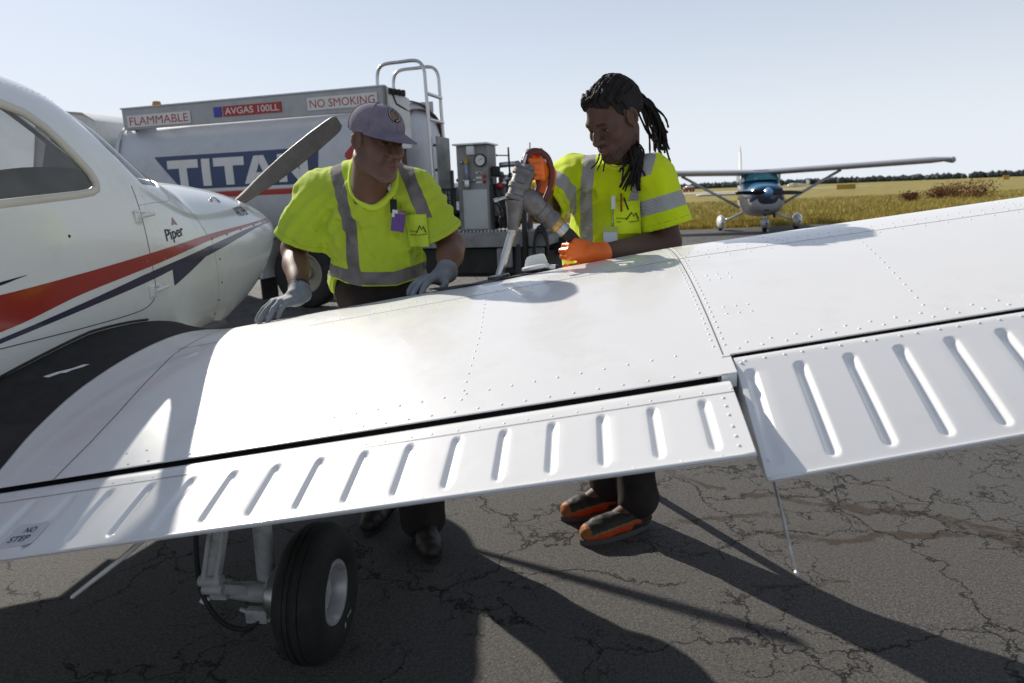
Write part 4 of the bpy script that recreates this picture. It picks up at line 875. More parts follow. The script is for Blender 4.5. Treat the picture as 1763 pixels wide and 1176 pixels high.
mb = MB(); [mb.lathe([(.045, -.012), (.08, -.012), (.08, .012), (.045, .012)], c, ax, 16) for c, ax in (((-1.33, -.42, 1.62), (1, 0, 0)), ((-1.44, -.42, 1.605), (1, 0, 0)), ((-1.52, -.42, 1.45), (0, 0, 1)), ((-1.52, -.42, 1.2), (0, 0, 1)), ((-1.62, -.45, 1.5), (0, 0, 1)))]; mb.build('pipe_flange', M['cast'], trk, angle=30)
mb = MB(); mb.lathe([(.04, -.02), (.38, -.02), (.39, 0), (.38, .02), (.04, .02)], (-1.64, -.60, 1.58), (.97, .1, 0), 40); mb.build('reel_disc', M['dark'], trk, angle=35); MB().lathe([(.04, -.02), (.38, -.02), (.39, 0), (.38, .02), (.04, .02)], (-1.80, -.60, 1.58), (.97, .1, 0), 40).build('reel_disc', M['dark'], trk, angle=35)
mb = MB()
for k in range(6): mb.tube([(-1.665 - .024 * k, -.60 + .29 * cos(q), 1.58 + .29 * sin(q)) for q in np.linspace(0, 2 * pi, 30, endpoint=False)], .026, 8, closed=True)
mb.build('wound_hose', M['black'], trk)
mb = MB(); mb.tube([(-1.37, -.1, 1.88), (-1.53, -.1, 1.87)], .008, 6).tube([(-1.47, -.3, 1.62), (-1.46, -.3, 1.98)], .012, 6).tube([(-1.73, -.3, 1.5), (-1.735, -.3, 2.02)], .008, 6).lathe([(.0, -.012), (.02, 0), (0, .012)], (-1.37, -.1, 1.88), (1, 0, 0), 8); mb.build('antenna_mast', M['dark'], trk)
MB().box((-1.60, -.60, 1.28), (.04, .4, .62)).box((-1.83, -.60, 1.28), (.04, .4, .62)).build('reel_stand', M['dark'], trk, smooth=False)
MB().tube(smooth_path([(-1.72, .02, 1.30), (-1.73, .075, 1.05), (-1.735, .08, .85), (-1.74, .07, .60)], 6), .032, 10).build('drain_hose', M['black'], trk)
mb = MB(); [mb.tube([(-1.96 + .02 * cos(q + k), .09 + .01 * k, .80 + .22 * sin(q) - .02 * k) if False else (-1.93 + .085 * cos(q), .085 + .02 * k, .80 - .03 * k + .24 * sin(q)) for q in np.linspace(0, 2 * pi, 24, endpoint=False)], .014, 7, closed=True) for k in range(3)]; mb.build('hose_coil', M['black'], trk)
for k, (a_, b_) in enumerate((((-.62, -.55, 1.05), (-.62, -.55, 1.75)), ((-.72, -.75, 1.0), (-.72, -.75, 1.62)), ((-.66, -.6, 1.62), (-1.3, -.6, 1.66)), ((-1.28, -.30, 1.0), (-1.28, -.30, 1.55)), ((-1.46, -.25, 1.0), (-1.46, -.25, 1.36)))): MB().tube([a_, b_], .022 + .006 * (k % 2), 10).build('standpipe', M['dark' if k % 2 else 'cast'], trk)
for c_, d_ in (((-1.42, -.24, 1.07), (.16, .14, .12)), ((-1.54, -.22, 1.18), (.10, .12, .22)), ((-.70, -.5, 1.12), (.2, .3, .24)), ((-1.30, -.26, 1.70), (.10, .10, .12)), ((-1.50, -.26, 1.44), (.09, .10, .14))): MB().box(c_, d_, b=.015).build('junction_box', M['dark'], trk)
for k in range(4): MB().tube(smooth_path([(-1.26 - .05 * k, -.20, 1.62 - .07 * k), (-1.30 - .05 * k, -.16, 1.40 - .04 * k), (-1.38 - .04 * k, -.15, 1.20), (-1.36 - .06 * k, -.18, 1.0)], 5), .011, 7).build('cable', M['black'], trk)
for x_, z_ in ((-1.36, 1.52), (-1.52, 1.33), (-1.44, 1.20)): MB().lathe([(.0, 0), (.045, 0), (.048, .01), (.02, .02), (.012, .05), (0, .05)], (x_, -.22, z_), (0, 1, 0), 12).build('hand_wheel', M['signr' if z_ > 1.5 else 'cast'], trk)
# dark wire basket
mb = MB(); x0, x1, zb, zt = -.56, -.82, 1.24, 1.50
for x in np.linspace(x0, x1, 7): mb.box((x, -.05, (zb + zt) / 2), (.012, .012, zt - zb))
for z in np.linspace(zb, zt, 5): mb.box(((x0 + x1) / 2, -.05, z), (abs(x1 - x0), .012, .012))
mb.box(((x0 + x1) / 2, -.05, zt), (.3, .03, .035)).box(((x0 + x1) / 2, -.05, zb), (.3, .03, .03)).box(((x0 + x1) / 2, -.25, zb - .02), (.26, .4, .02)).box((x0, -.05, 1.37), (.03, .03, .28)).box((x1, -.05, 1.37), (.03, .03, .28))
mb.tube([(-.6, -.06, 1.22), (-.62, -.08, .98)], .012, 6).tube([(-.78, -.06, 1.22), (-.80, -.08, .98)], .012, 6); mb.build('wire_basket', M['dark'], trk, smooth=False)
for k in range(5): MB().lathe([(0, 0), (.03, 0), (.03, .12), (.015, .15), (0, .15)], (-.62 - .04 * k, -.15, .985), (0, 0, 1), 10).build('bottle', M['signr' if k % 2 else 'khaki'], trk)

# white pickup parked beyond the truck
pk = empty('parked_pickup', (-1.95, 24, 0), .25); tag(pk, 'white pickup truck parked beyond the fuel truck ladder', 'pickup')
mb = MB(); prof = [(-2.7, .55), (-2.7, 1.15), (-.9, 1.2), (-.6, 1.85), (.7, 1.9), (1.35, 1.25), (2.6, 1.15), (2.75, .9), (2.75, .5)]
G = np.array([[(x, y, z if k in (1, 2) or z < 1.3 else z - .12) for x, z in prof] for k, y in enumerate((-.95, -.85, .85, .95))]); mb.grid(G); b_ = len(mb.V); mb.F.append(tuple(range(len(prof)))); mb.F.append(tuple(b_ - len(prof) + k for k in range(len(prof)))); mb.build('body', M['twhite'], pk, angle=30)
MB().prism([(-.75, 1.28), (-.5, 1.72), (.6, 1.76), (1.1, 1.28)], -.965, -.955, ax=1).build('side_window', M['tglass'], pk, smooth=False)
for q in ((-1.7, -.85), (1.75, -.85), (-1.7, .85), (1.75, .85)): MB().lathe([(0, -.12), (.38, -.12), (.4, -.06), (.4, .06), (.38, .12), (0, .12)], (q[0], q[1], .4), (0, 1, 0), 22).build('wheel', M['tyre'], pk, angle=40)
hg = empty('low_hangar', (-30, 230, 0), .1); tag(hg, 'low grey hangar far behind the fuel truck', 'hangar')
MB().box((0, 0, 2.2), (70, 14, 4.4)).build('wall', M['deck'], hg, smooth=False); MB().prism([(-7.4, 4.4), (0, 6.2), (7.4, 4.4)], -35.5, 35.5, ax=0).build('roof', M['twhite'], hg, smooth=False)
for k in range(5): MB().box((-28 + 14 * k, -7.05, 1.8), (9, .1, 3.4)).build('hangar_door', M['val'], hg, smooth=False)

# ------------------------------------------------------------------ high-wing aircraft on the far apron (local y = ahead)
CY = radians(168.2); cs = empty('high_wing_aircraft', (8.2, 22.6, 0), CY)
tag(cs, 'blue and white high-wing aircraft facing the camera at the grass edge', 'aircraft')
M['cblue'] = mat('sky_blue_paint', (.03, .15, .29), .3, var=.05, coat=.5); M['cgrey'] = mat('light_grey_paint', (.40, .40, .41), .35, var=.05); M['cteal'] = mat('teal_sunscreen', (.02, .13, .16), .12, var=.3, vs=4)
Cs = [1.82, 1.78, 1.6, 1.2, .8, .62, .1, -.8, -1.5, -2.5, -4, -5.2]; CW = [.30, .42, .51, .55, .57, .61, .61, .58, .48, .35, .2, .06]; CT = [1.34, 1.38, 1.43, 1.47, 1.51, 1.545, 1.86, 1.86, 1.72, 1.45, 1.3, 1.25]; CB = [.85, .70, .60, .52, .47, .45, .44, .46, .52, .66, .9, 1.1]
G = []
for y, w, t, b in zip(Cs, CW, CT, CB):
    m_ = (t + b) / 2; G.append([(w * np.sign(cos(q)) * abs(cos(q)) ** .7, y, m_ + (t - m_) * np.sign(sin(q)) * abs(sin(q)) ** .7) for q in np.linspace(0, 2 * pi, 40, endpoint=False)])
G = np.array(G); mb = MB(); mb.grid(G, closev=True); mb.F.append(tuple(range(40))); cf = mb.build('fuselage', M['fus'], cs, angle=50)
cf.data.materials.append(M['cblue']); cf.data.materials.append(M['navy']); cf.data.materials.append(M['cgrey'])
for p in cf.data.polygons:
    z = p.center.z; y = p.center.y; p.material_index = 3 if z < .97 else (2 if z < 1.12 else (1 if y > .1 else 0))
mb = MB(); mb.grid(np.array([[(-.52, .62, 1.56), (-.40, .22, 1.88)], [(-.2, .78, 1.585), (-.2, .28, 1.90)], [(.2, .78, 1.585), (.2, .28, 1.90)], [(.52, .62, 1.56), (.40, .22, 1.88)]])); mb.grid(np.array([[(.53, .61, 1.56), (.46, .22, 1.87)], [(.62, .1, 1.50), (.55, .1, 1.86)]])); mb.grid(np.array([[(-.53, .61, 1.56), (-.46, .22, 1.87)], [(-.62, .1, 1.50), (-.55, .1, 1.86)]])); mb.build('windshield', M['cteal'], cs, smooth=False)
for sx in (-1, 1):
    MB().box((sx * .625, -.35, 1.60), (.02, .8, .34), b=.008).build('side_window', M['tglass'], cs, smooth=False)
mb = MB(); G = []
for t in np.linspace(-1, 1, 25):
    a = abs(t); c_ = 1.6 if a < .45 else 1.6 - .5 * (a - .45) / .55; z = 1.80 + .17 * a; th_ = .115 * (1 if a < .97 else .6); y0 = .45 - .12 * max(0, a - .45)
    G.append([(5.5 * t, y0 - c_ * (.5 - .5 * cos(q)), z + th_ * (1 if q < pi else .7) * sin(q) * (1.2 - .5 * (.5 - .5 * cos(q)))) for q in np.linspace(0, 2 * pi, 26, endpoint=False)])
mb.grid(np.array(G), closev=True); b_ = len(mb.V); mb.F.append(tuple(range(26))[::-1]); mb.F.append(tuple(b_ - 26 + k for k in range(26))); mb.build('wing', M['cgrey'], cs, angle=50)
for sx in (-1, 1):
    MB().tube([(sx * .58, .0, .72), (sx * 2.45, -.05, 1.80)], .045, 10, sq=.5).build('wing_strut', M['cgrey'], cs)
    MB().tube([(sx * 5.45, .38, 1.96), (sx * 5.56, .1, 1.95), (sx * 5.5, -.6, 1.97)], [.05, .10, .03], 10).build('wing_tip', M['cgrey'], cs)
    MB().tube([(sx * .45, -.1, .56), (sx * 1.10, -.05, .28)], [.05, .035], 8, sq=.5).build('gear_leg', M['fus'], cs)
    sp = MB(); G = []
    for y, r_, zz in ((.55, .03, .26), (.48, .12, .27), (.25, .19, .29), (0, .19, .29), (-.3, .12, .28), (-.62, .03, .30)): G.append([(sx * 1.18 + r_ * .72 * cos(q), y, zz + r_ * 1.15 * sin(q)) for q in np.linspace(0, 2 * pi, 16, endpoint=False)])
    sp.grid(np.array(G), closev=True).build('wheel_fairing', M['fus'], cs); MB().lathe([(.0, -.07), (.17, -.07), (.2, -.03), (.2, .03), (.17, .07), (0, .07)], (sx * 1.18, 0, .2), (1, 0, 0), 20).build('wheel', M['tyre'], cs)
MB().tube([(0, 1.25, .6), (0, 1.38, .32)], .05, 10).build('nose_strut', M['steel'], cs); G = []
for y, r_ in ((1.75, .03), (1.68, .10), (1.45, .16), (1.25, .14), (.95, .03)): G.append([(r_ * .8 * cos(q), y, .27 + r_ * 1.1 * sin(q)) for q in np.linspace(0, 2 * pi, 16, endpoint=False)])
MB().grid(np.array(G), closev=True).build('nose_fairing', M['cgrey'], cs); MB().lathe([(.0, -.06), (.15, -.06), (.18, -.03), (.18, .03), (.15, .06), (0, .06)], (0, 1.4, .18), (1, 0, 0), 20).build('wheel', M['tyre'], cs)
MB().lathe([(.16, -.02), (.15, .05), (.10, .17), (.03, .24), (0, .25)], (0, 1.82, 1.19), (0, 1, 0), 20).build('spinner', mat('pale_blue_paint', (.16, .32, .52), .2), cs)
for k in (0, 1):
    mb = MB(); u = np.array([cos(k * pi + .03), 0, sin(k * pi + .03)]); wv = np.array([-u[2], 0, u[0]]); hb = np.array([0, 1.90, 1.19])
    mb.grid(np.array([[hb + u * r_ + wv * c_ * .5 * cos(q) * .8 + np.array([0, 1, 0]) * c_ * .35 * cos(q) + np.array([0, .018, 0]) * sin(q) for q in np.linspace(0, 2 * pi, 12, endpoint=False)] for r_, c_ in ((.08, .09), (.3, .15), (.6, .15), (.88, .11), (.95, .05))]), closev=True).build('propeller_blade', M['letter'], cs)
for sx in (-1, 1): MB().box((sx * .27, 1.80, 1.24), (.26, .05, .13), b=.02).build('air_intake', M['letter'], cs)
MB().box((.02, 1.70, .70), (.14, .12, .09), b=.01).build('landing_lamp', M['letter'], cs); MB().tube([(-.25, 1.3, .62), (-.29, 1.36, .44)], .04, 8).build('exhaust_pipe', M['dark'], cs)
G = [[(.05 * sin(q), -5.0 - .4 * t + .55 * (1 - .5 * t) * cos(q), 1.2 + 1.55 * t) for q in np.linspace(0, 2 * pi, 14, endpoint=False)] for t in np.linspace(0, 1, 5)]
MB().grid(np.array(G), closev=True).tube([(0, -5.3, 2.7), (0, -5.32, 2.95)], .02, 6).build('tail_fin', M['fus'], cs)
G = [[(1.65 * t, -5.0 + .42 * cos(q), 1.12 + .05 * sin(q)) for q in np.linspace(0, 2 * pi, 14, endpoint=False)] for t in np.linspace(-1, 1, 9)]
mb = MB().grid(np.array(G), closev=True); b_ = len(mb.V); mb.F.append(tuple(range(14))); mb.F.append(tuple(b_ - 14 + k for k in range(14))); mb.build('stabilizer', M['cgrey'], cs)
# ------------------------------------------------------------------ implicit-surface modelling for people, gloves and clothes
def nrmz(v): v = np.array(v, float); return v / np.linalg.norm(v)
class Field:
    def __init__(s): s.ops = []
    def cone(s, a, b, ra, rb, k=.02, op='u'): s.ops.append(('c', np.array(a, float), np.array(b, float), ra, rb, k, op)); return s
    def ell(s, c, r, R=None, k=.02, op='u'): s.ops.append(('e', np.array(c, float), np.array(r, float), None if R is None else np.array(R, float), 0, k, op)); return s
    def sph(s, c, r, k=.02, op='u'): return s.cone(c, np.array(c) + 1e-6, r, r, k, op)
    def chain(s, P, r, k=.02, op='u'):
        for i in range(len(P) - 1): s.cone(P[i], P[i + 1], r[i], r[i + 1], k, op)
        return s
    def fn(s, f, k=.0, op='u'): s.ops.append(('f', f, None, 0, 0, k, op)); return s
    def __call__(s, P):
        D = np.full(len(P), 10.0, np.float32)
        for t, a, b, ra, rb, k, op in s.ops:
            if t == 'c':
                ab = b - a; w = P - a; h = np.clip((w @ ab) / (ab @ ab + 1e-12), 0, 1); d = np.linalg.norm(w - h[:, None] * ab, axis=1) - (ra + (rb - ra) * h)
            elif t == 'e':
                w = P - a
                if ra is not None: w = w @ ra
                k0 = np.linalg.norm(w / b, axis=1); k1 = np.linalg.norm(w / (b * b), axis=1) + 1e-9; d = k0 * (k0 - 1) / k1
            else: d = a(P)
            if op == 'u':
                if k > 0: h = np.clip(.5 + .5 * (D - d) / k, 0, 1); D = D + (d - D) * h - k * h * (1 - h)
                else: D = np.minimum(D, d)
            elif op == 's':
                if k > 0: h = np.clip(.5 - .5 * (D + d) / k, 0, 1); D = D + (-d - D) * h + k * h * (1 - h)
                else: D = np.maximum(D, -d)
            elif op == 'd': D = D + d                       # displacement
            elif op == 'i': D = np.maximum(D, d)
        return D
def polygonize(f, lo, hi, res):
    lo = np.array(lo, float); hi = np.array(hi, float); q = 4
    n = (np.ceil((hi - lo) / (res * q)).astype(int) + 1); cs_ = res * q
    gx = [lo[i] + (np.arange(n[i]) + .5) * cs_ for i in range(3)]
    C3 = np.stack(np.meshgrid(*gx, indexing='ij'), -1).reshape(-1, 3); dc = f(C3)
    D = np.repeat(np.repeat(np.repeat(dc.reshape(n).astype(np.float32), q, 0), q, 1), q, 2)
    act = (np.abs(dc) < cs_ * 1.6).reshape(n); am = np.repeat(np.repeat(np.repeat(act, q, 0), q, 1), q, 2)
    idx = np.argwhere(am); P = lo + (idx + .5) * res
    D[am] = np.concatenate([f(p) for p in np.array_split(P, max(1, len(P) // 300000))])
    S_ = D < 0; N = D.shape
    ii = np.zeros((N[0] - 1, N[1] - 1, N[2] - 1), np.uint8)
    for dx in (0, 1):
        for dy in (0, 1):
            for dz in (0, 1): ii += S_[dx:N[0] - 1 + dx, dy:N[1] - 1 + dy, dz:N[2] - 1 + dz]
    cell = (ii > 0) & (ii < 8); ci = np.argwhere(cell); vid = np.full(cell.shape, -1, np.int64); vid[cell] = np.arange(len(ci))
    acc = np.zeros((len(ci), 3)); cnt = np.zeros(len(ci))
    cor = [(0, 0, 0), (1, 0, 0), (0, 1, 0), (1, 1, 0), (0, 0, 1), (1, 0, 1), (0, 1, 1), (1, 1, 1)]
    val = [D[ci[:, 0] + c[0], ci[:, 1] + c[1], ci[:, 2] + c[2]] for c in cor]
    for a, b in ((0, 1), (2, 3), (4, 5), (6, 7), (0, 2), (1, 3), (4, 6), (5, 7), (0, 4), (1, 5), (2, 6), (3, 7)):
        m_ = (val[a] < 0) != (val[b] < 0); t = np.where(m_, val[a] / (val[a] - val[b] + 1e-20), 0)
        p = np.array(cor[a]) + t[:, None] * (np.array(cor[b]) - np.array(cor[a])); acc += np.where(m_[:, None], p, 0); cnt += m_
    V = lo + (ci + .5 + acc / cnt[:, None]) * res
    Q = []
    for ax in range(3):
        sl0 = [slice(None)] * 3; sl1 = [slice(None)] * 3; sl0[ax] = slice(0, N[ax] - 1); sl1[ax] = slice(1, N[ax])
        chg = S_[tuple(sl0)] != S_[tuple(sl1)]; e = np.argwhere(chg); inside_ = S_[tuple(sl0)][chg]
        o1, o2 = [(1, 2), (2, 0), (0, 1)][ax]
        ok = (e[:, o1] > 0) & (e[:, o2] > 0) & (e[:, o1] < N[o1] - 1) & (e[:, o2] < N[o2] - 1); e = e[ok]; inside_ = inside_[ok]
        u1 = np.zeros(3, int); u1[o1] = 1; u2 = np.zeros(3, int); u2[o2] = 1
        g = lambda d: vid[tuple((e - d).T)]
        q4 = np.stack([g(u1 + u2), g(u2), g(0 * u1), g(u1)], 1); q4[~inside_] = q4[~inside_][:, ::-1]; Q.append(q4)
    Q = np.concatenate(Q); Q = Q[(Q >= 0).all(1)]
    return V.astype(np.float32), Q
def relax(V, Q, n=2, lam=.5):
    for _ in range(n):
        S2 = np.zeros_like(V); c = np.zeros(len(V))
        for a, b in ((0, 1), (1, 2), (2, 3), (3, 0)):
            np.add.at(S2, Q[:, a], V[Q[:, b]]); np.add.at(S2, Q[:, b], V[Q[:, a]]); np.add.at(c, Q[:, a], 1); np.add.at(c, Q[:, b], 1)
        V = V + lam * (S2 / np.maximum(c, 1)[:, None] - V)
    return V
def attr(o, name, vals):
    vals = np.asarray(vals, np.float32)
    if vals.ndim == 1: o.data.attributes.new(name, 'FLOAT', 'POINT').data.foreach_set('value', vals)
    else:
        a = o.data.attributes.new(name, 'FLOAT_COLOR', 'POINT'); a.data.foreach_set('color', np.concatenate([vals, np.ones((len(vals), 1), np.float32)], 1).ravel())
def sstep(a, b, x): t = np.clip((x - a) / (b - a), 0, 1); return t * t * (3 - 2 * t)
def wob(P, f, seed=0):                                 # cheap smooth pseudo-noise in -1..1
    r = np.random.default_rng(seed); o = np.zeros(len(P))
    for k in range(7):
        d = r.normal(0, 1, 3); d /= np.linalg.norm(d); o += np.sin(P @ d * f * r.uniform(.6, 1.7) + r.uniform(0, 6.28) + 1.5 * np.sin(P @ r.normal(0, 1, 3) * f * .4))
    return o / 4.0
def folds(P, ax, wl, amp, seed):
    """ridged, wandering cloth folds running along ax"""
    r = np.random.default_rng(seed); ax = nrmz(ax); q = P - (P @ ax)[:, None] * ax * .72; t = q @ nrmz(r.normal(0, 1, 3) - ax * (ax @ r.normal(0, 1, 3))) * 2 * pi / wl + 1.8 * wob(P, 14, seed + 1); m = sstep(-.5, .7, wob(P, 13, seed + 2)); return -amp * m * (np.abs(np.sin(t)) ** 1.5 - .5)
def attr_mat(name, rough, spec=.4, sub=0.0, bump=.0, bs=300, sheen=0.0):
    m = mat(name, (.5, .5, .5), rough, spec=spec, bump=bump, bs=bs, sub=sub); n = m.node_tree.nodes; l = m.node_tree.links; p = n['Principled BSDF']
    a = n.new('ShaderNodeAttribute'); a.attribute_name = 'col'; src = p.inputs['Base Color'].links[0].from_socket
    mx = n.new('ShaderNodeMix'); mx.data_type = 'RGBA'; mx.blend_type = 'MULTIPLY'; mx.inputs[0].default_value = 1; l.new(a.outputs['Color'], mx.inputs[6])
    s2 = n.new('ShaderNodeMix'); s2.data_type = 'RGBA'; s2.blend_type = 'ADD'; s2.inputs[0].default_value = 1; l.new(src, s2.inputs[6]); s2.inputs[7].default_value = (.5, .5, .5, 1)
    l.new(s2.outputs[2], mx.inputs[7]); l.new(mx.outputs[2], p.inputs['Base Color']); p.inputs['Sheen Weight'].default_value = sheen
    return m
M['skin'] = attr_mat('skin', .56, .32, sub=.12, bump=.25, bs=350)
def shirt_mat(name, yel, sil, dirt_amt, mesh_lines):
    """fluorescent cloth; the signed distance in 'band' separates the reflective tape, 'trim' the seams"""
    m = bpy.data.materials.new(name); m.use_nodes = True; n = m.node_tree.nodes; l = m.node_tree.links; p = n['Principled BSDF']; tc = n.new('ShaderNodeTexCoord')
    def at(nm): a = n.new('ShaderNodeAttribute'); a.attribute_name = nm; return a.outputs['Fac']
    def less(x, v): q = n.new('ShaderNodeMath'); q.operation = 'LESS_THAN'; l.new(x, q.inputs[0]); q.inputs[1].default_value = v; return q.outputs[0]
    def nz(s, d=5): z = n.new('ShaderNodeTexNoise'); z.inputs['Scale'].default_value = s; z.inputs['Detail'].default_value = d; l.new(tc.outputs['Object'], z.inputs['Vector']); return z.outputs['Fac']
    def ramp(x, a, b, ca, cb): r = n.new('ShaderNodeValToRGB'); e = r.color_ramp.elements; e[0].position = a; e[1].position = b; e[0].color = (*ca, 1); e[1].color = (*cb, 1); l.new(x, r.inputs[0]); return r.outputs['Color']
    def mix(f, a, b):
        x = n.new('ShaderNodeMix'); x.data_type = 'RGBA'; l.new(f, x.inputs[0]); l.new(a, x.inputs[6])
        if isinstance(b, tuple): x.inputs[7].default_value = (*b, 1)
        else: l.new(b, x.inputs[7])
        return x.outputs[2]
    y = np.array(yel); c = ramp(nz(7), .3, .7, tuple(y * .93), tuple(np.clip(y * 1.05, 0, 1)))
    if dirt_amt: c = mix(ramp(nz(5, 8), .54, .74, (0, 0, 0), (dirt_amt,) * 3), c, (.34, .42, .05))
    s = np.array(sil); sc = ramp(nz(16, 7), .32, .70, tuple(s * (.55 if dirt_amt else .88)), tuple(s))
    if mesh_lines:
        w = n.new('ShaderNodeTexWave'); w.inputs['Scale'].default_value = 42; w.bands_direction = 'DIAGONAL'; l.new(tc.outputs['Object'], w.inputs['Vector'])
        sc = mix(less(w.outputs['Fac'], .12), sc, (.52, .54, .40))
    bnd = less(at('band'), 0.0); c = mix(bnd, c, sc)
    c = mix(less(at('trim'), 0.0), c, tuple(y * .62))
    l.new(c, p.inputs['Base Color']); p.inputs['Roughness'].default_value = .85; p.inputs['Specular IOR Level'].default_value = .15; p.inputs['Sheen Weight'].default_value = .15
    b = n.new('ShaderNodeBump'); b.inputs['Strength'].default_value = .35; b.inputs['Distance'].default_value = .004; l.new(nz(55, 4), b.inputs['Height']); b2 = n.new('ShaderNodeBump'); b2.inputs['Strength'].default_value = .25; b2.inputs['Distance'].default_value = .001; l.new(nz(900, 2), b2.inputs['Height']); l.new(b.outputs[0], b2.inputs['Normal']); l.new(b2.outputs[0], p.inputs['Normal'])
    tr = n.new('ShaderNodeBsdfTranslucent'); l.new(c, tr.inputs[0]); ms = n.new('ShaderNodeMixShader'); ms.inputs[0].default_value = .18; l.new(p.outputs[0], ms.inputs[1]); l.new(tr.outputs[0], ms.inputs[2]); l.new(ms.outputs[0], n['Material Output'].inputs['Surface'])
    return m
M['shirt_worn'] = shirt_mat('worn_fluorescent_cloth', (.60, .76, .055), (.29, .265, .255), .30, False)
M['shirt_new'] = shirt_mat('fluorescent_cloth', (.71, .87, .014), (.40, .40, .43), 0.0, True)
M['trousers'] = mat('dark_trouser_cloth', (.034, .028, .026), .9, var=.25, vs=10, bump=.4, bs=500, spec=.15)
M['glove_grey'] = mat('grey_glove', (.20, .215, .24), .75, var=.18, vs=25, bump=.4, bs=400, dirt=(.12, .12, .12), ds=22)
M['glove_orange'] = mat('orange_nitrile_glove', (.80, .15, .008), .38, var=.08, vs=20, bump=.5, bs=120)
M['cap'] = mat('faded_mauve_cotton', (.205, .175, .225), .9, var=.16, vs=14, bump=.4, bs=600, dirt=(.30, .26, .28), ds=9, spec=.15)
M['hair'] = mat('black_locs', (.012, .009, .008), .75, var=.4, vs=60, bump=.9, bs=260, spec=.3)

def head_field(F_, c, R, heavy=0.0):
    """head around c; R columns = right, forward, up of the head"""
    L = lambda x, y, z: c + R @ np.array([x, y, z])
    F_.ell(L(0, -.012, .045 - heavy * .006), (.076, .098, .088 - heavy * .010), R, .01)
    F_.ell(L(0, .022, -.030), (.064 + heavy * .006, .072, .082), R, .03)
    for s in (-1, 1):
        F_.cone(L(s * .058, -.005, -.055), L(s * .022, .066, -.102), .024 + heavy * .006, .022, .03)
        F_.ell(L(s * .042, .062, -.022), (.026, .024, .024), R, .025)
    F_.ell(L(0, .074, -.108), (.024, .020, .020), R, .025)
    F_.cone(L(-.040, .080 - heavy * .005, .030 - heavy * .003), L(.040, .080 - heavy * .005, .030 - heavy * .003), .013 - heavy * .003, .013 - heavy * .003, .02)
    if not heavy: F_.cone(L(0, .076, .045), L(0, .068, .075), .020, .02, .04)
    for s in (-1, 1): F_.ell(L(s * .033, .104, .006), (.021, .018, .0125), R, .012, 's')
    for s in (-1, 1):
        F_.ell(L(s * .033, .0755, .006), (.0155, .0145, .0125), R, .004)              # eyeball under the lids
        F_.cone(L(s * .018, .0885, .0135), L(s * .047, .080, .0125), .0045, .0035, .006); F_.cone(L(s * .020, .087, -.006), L(s * .046, .080, -.004), .003, .003, .006)
    F_.chain([L(0, .090, .022), L(0, .104, -.004), L(0, .116, -.026)], [.0095, .0115, .0155], .010)
    for s in (-1, 1): F_.ell(L(s * .0175, .103, -.030), (.0105, .013, .0095), R, .006)
    for s in (-1, 1): F_.ell(L(s * .008, .112, -.0385), (.004, .005, .003), R, .003, 's')
    F_.ell(L(0, .088, -.060), (.030, .016, .026), R, .02)                               # muzzle
    for s in (-1, 1):
        F_.cone(L(0, .107, -.0570), L(s * .025, .091, -.0690), .0074, .0040, .005); F_.cone(L(0, .1055, -.0735), L(s * .022, .091, -.0715), .0088, .0040, .005)
        F_.cone(L(s * .0, .114, -.0655), L(s * .023, .099, -.0725), .0028, .0022, .003, 's')
        if heavy: F_.cone(L(s * .026, .094, -.034), L(s * .037, .078, -.066), .0035, .002, .012, 's')
        ep = [L(s * (.079 + .010 * max(0, -cos(q))), -.008 + .0185 * cos(q), .002 + .0300 * sin(q)) for q in np.linspace(radians(-40), radians(255), 10)]; F_.ell(L(s * .079, -.009, .0), (.0055, .017, .028), R, .006); F_.chain(ep, [.0045] + [.0058] * 8 + [.0052], .003); F_.ell(L(s * .081, -.004, -.031), (.0055, .008, .009), R, .005); F_.ell(L(s * .086, -.005, .0), (.005, .009, .014), R, .004, 's'); F_.ell(L(s * .081, .006, -.004), (.004, .005, .007), R, .003)
    return L
def head_cols(P, c, R, base, beard, stub):
    Q = (P - c) @ R; n = len(P); col = np.tile(np.array(base, np.float32), (n, 1))
    w = wob(P, 60, 4) * .10 + wob(P, 220, 5) * .06; col *= (1 + w)[:, None]
    def put(mask, c2): nonlocal col; col = col * (1 - mask[:, None]) + np.array(c2) * mask[:, None]
    x, y, z = np.abs(Q[:, 0]), Q[:, 1], Q[:, 2]
    face = sstep(.03, .055, y)
    put(sstep(.010, .006, np.abs(z + .0655 + x * .0 )) * 0, base)
    lip = sstep(.028, .022, x) * sstep(.0135, .009, np.abs(z + .0655)) * sstep(.088, .093, y); put(lip * .75, np.array(base) * np.array([1.15, .85, .95]))
    brow = sstep(.005, .002, np.abs(z - (.030 - (x - .03) ** 2 * 8))) * sstep(.010, .016, x) * sstep(.052, .045, x) * sstep(.06, .07, y); put(brow * .85, (.012, .010, .009))
    lid = sstep(.0032, .0015, np.abs(z - .0085)) * sstep(.016, .020, x) * sstep(.049, .045, x) * sstep(.07, .078, y); put(lid * .85, (.008, .006, .005))
    eye = sstep(.0030, .0012, np.abs(z - .0045)) * sstep(.020, .024, x) * sstep(.046, .042, x) * sstep(.078, .083, y); put(eye * .6, (.22, .19, .17)); iris = eye * sstep(.0065, .0045, np.abs(x - .032)); put(iris, (.012, .008, .006))
    jaw = np.maximum(sstep(-.072, -.085, z) * sstep(.02, .05, y), sstep(-.045, -.075, z - x * .4 + .03) * sstep(.035, .05, x) * sstep(-.02, .01, y)) * sstep(-.138, -.122, z)
    mus = sstep(.008, .005, np.abs(z + .047)) * sstep(.036, .026, x) * sstep(.082, .09, y)
    sp = .55 + .45 * np.clip(wob(P, 900, 9) + wob(P, 500, 3), -1, 1); put(np.clip(np.maximum(jaw, mus * .9) * stub * sp, 0, 1), beard)
    return col
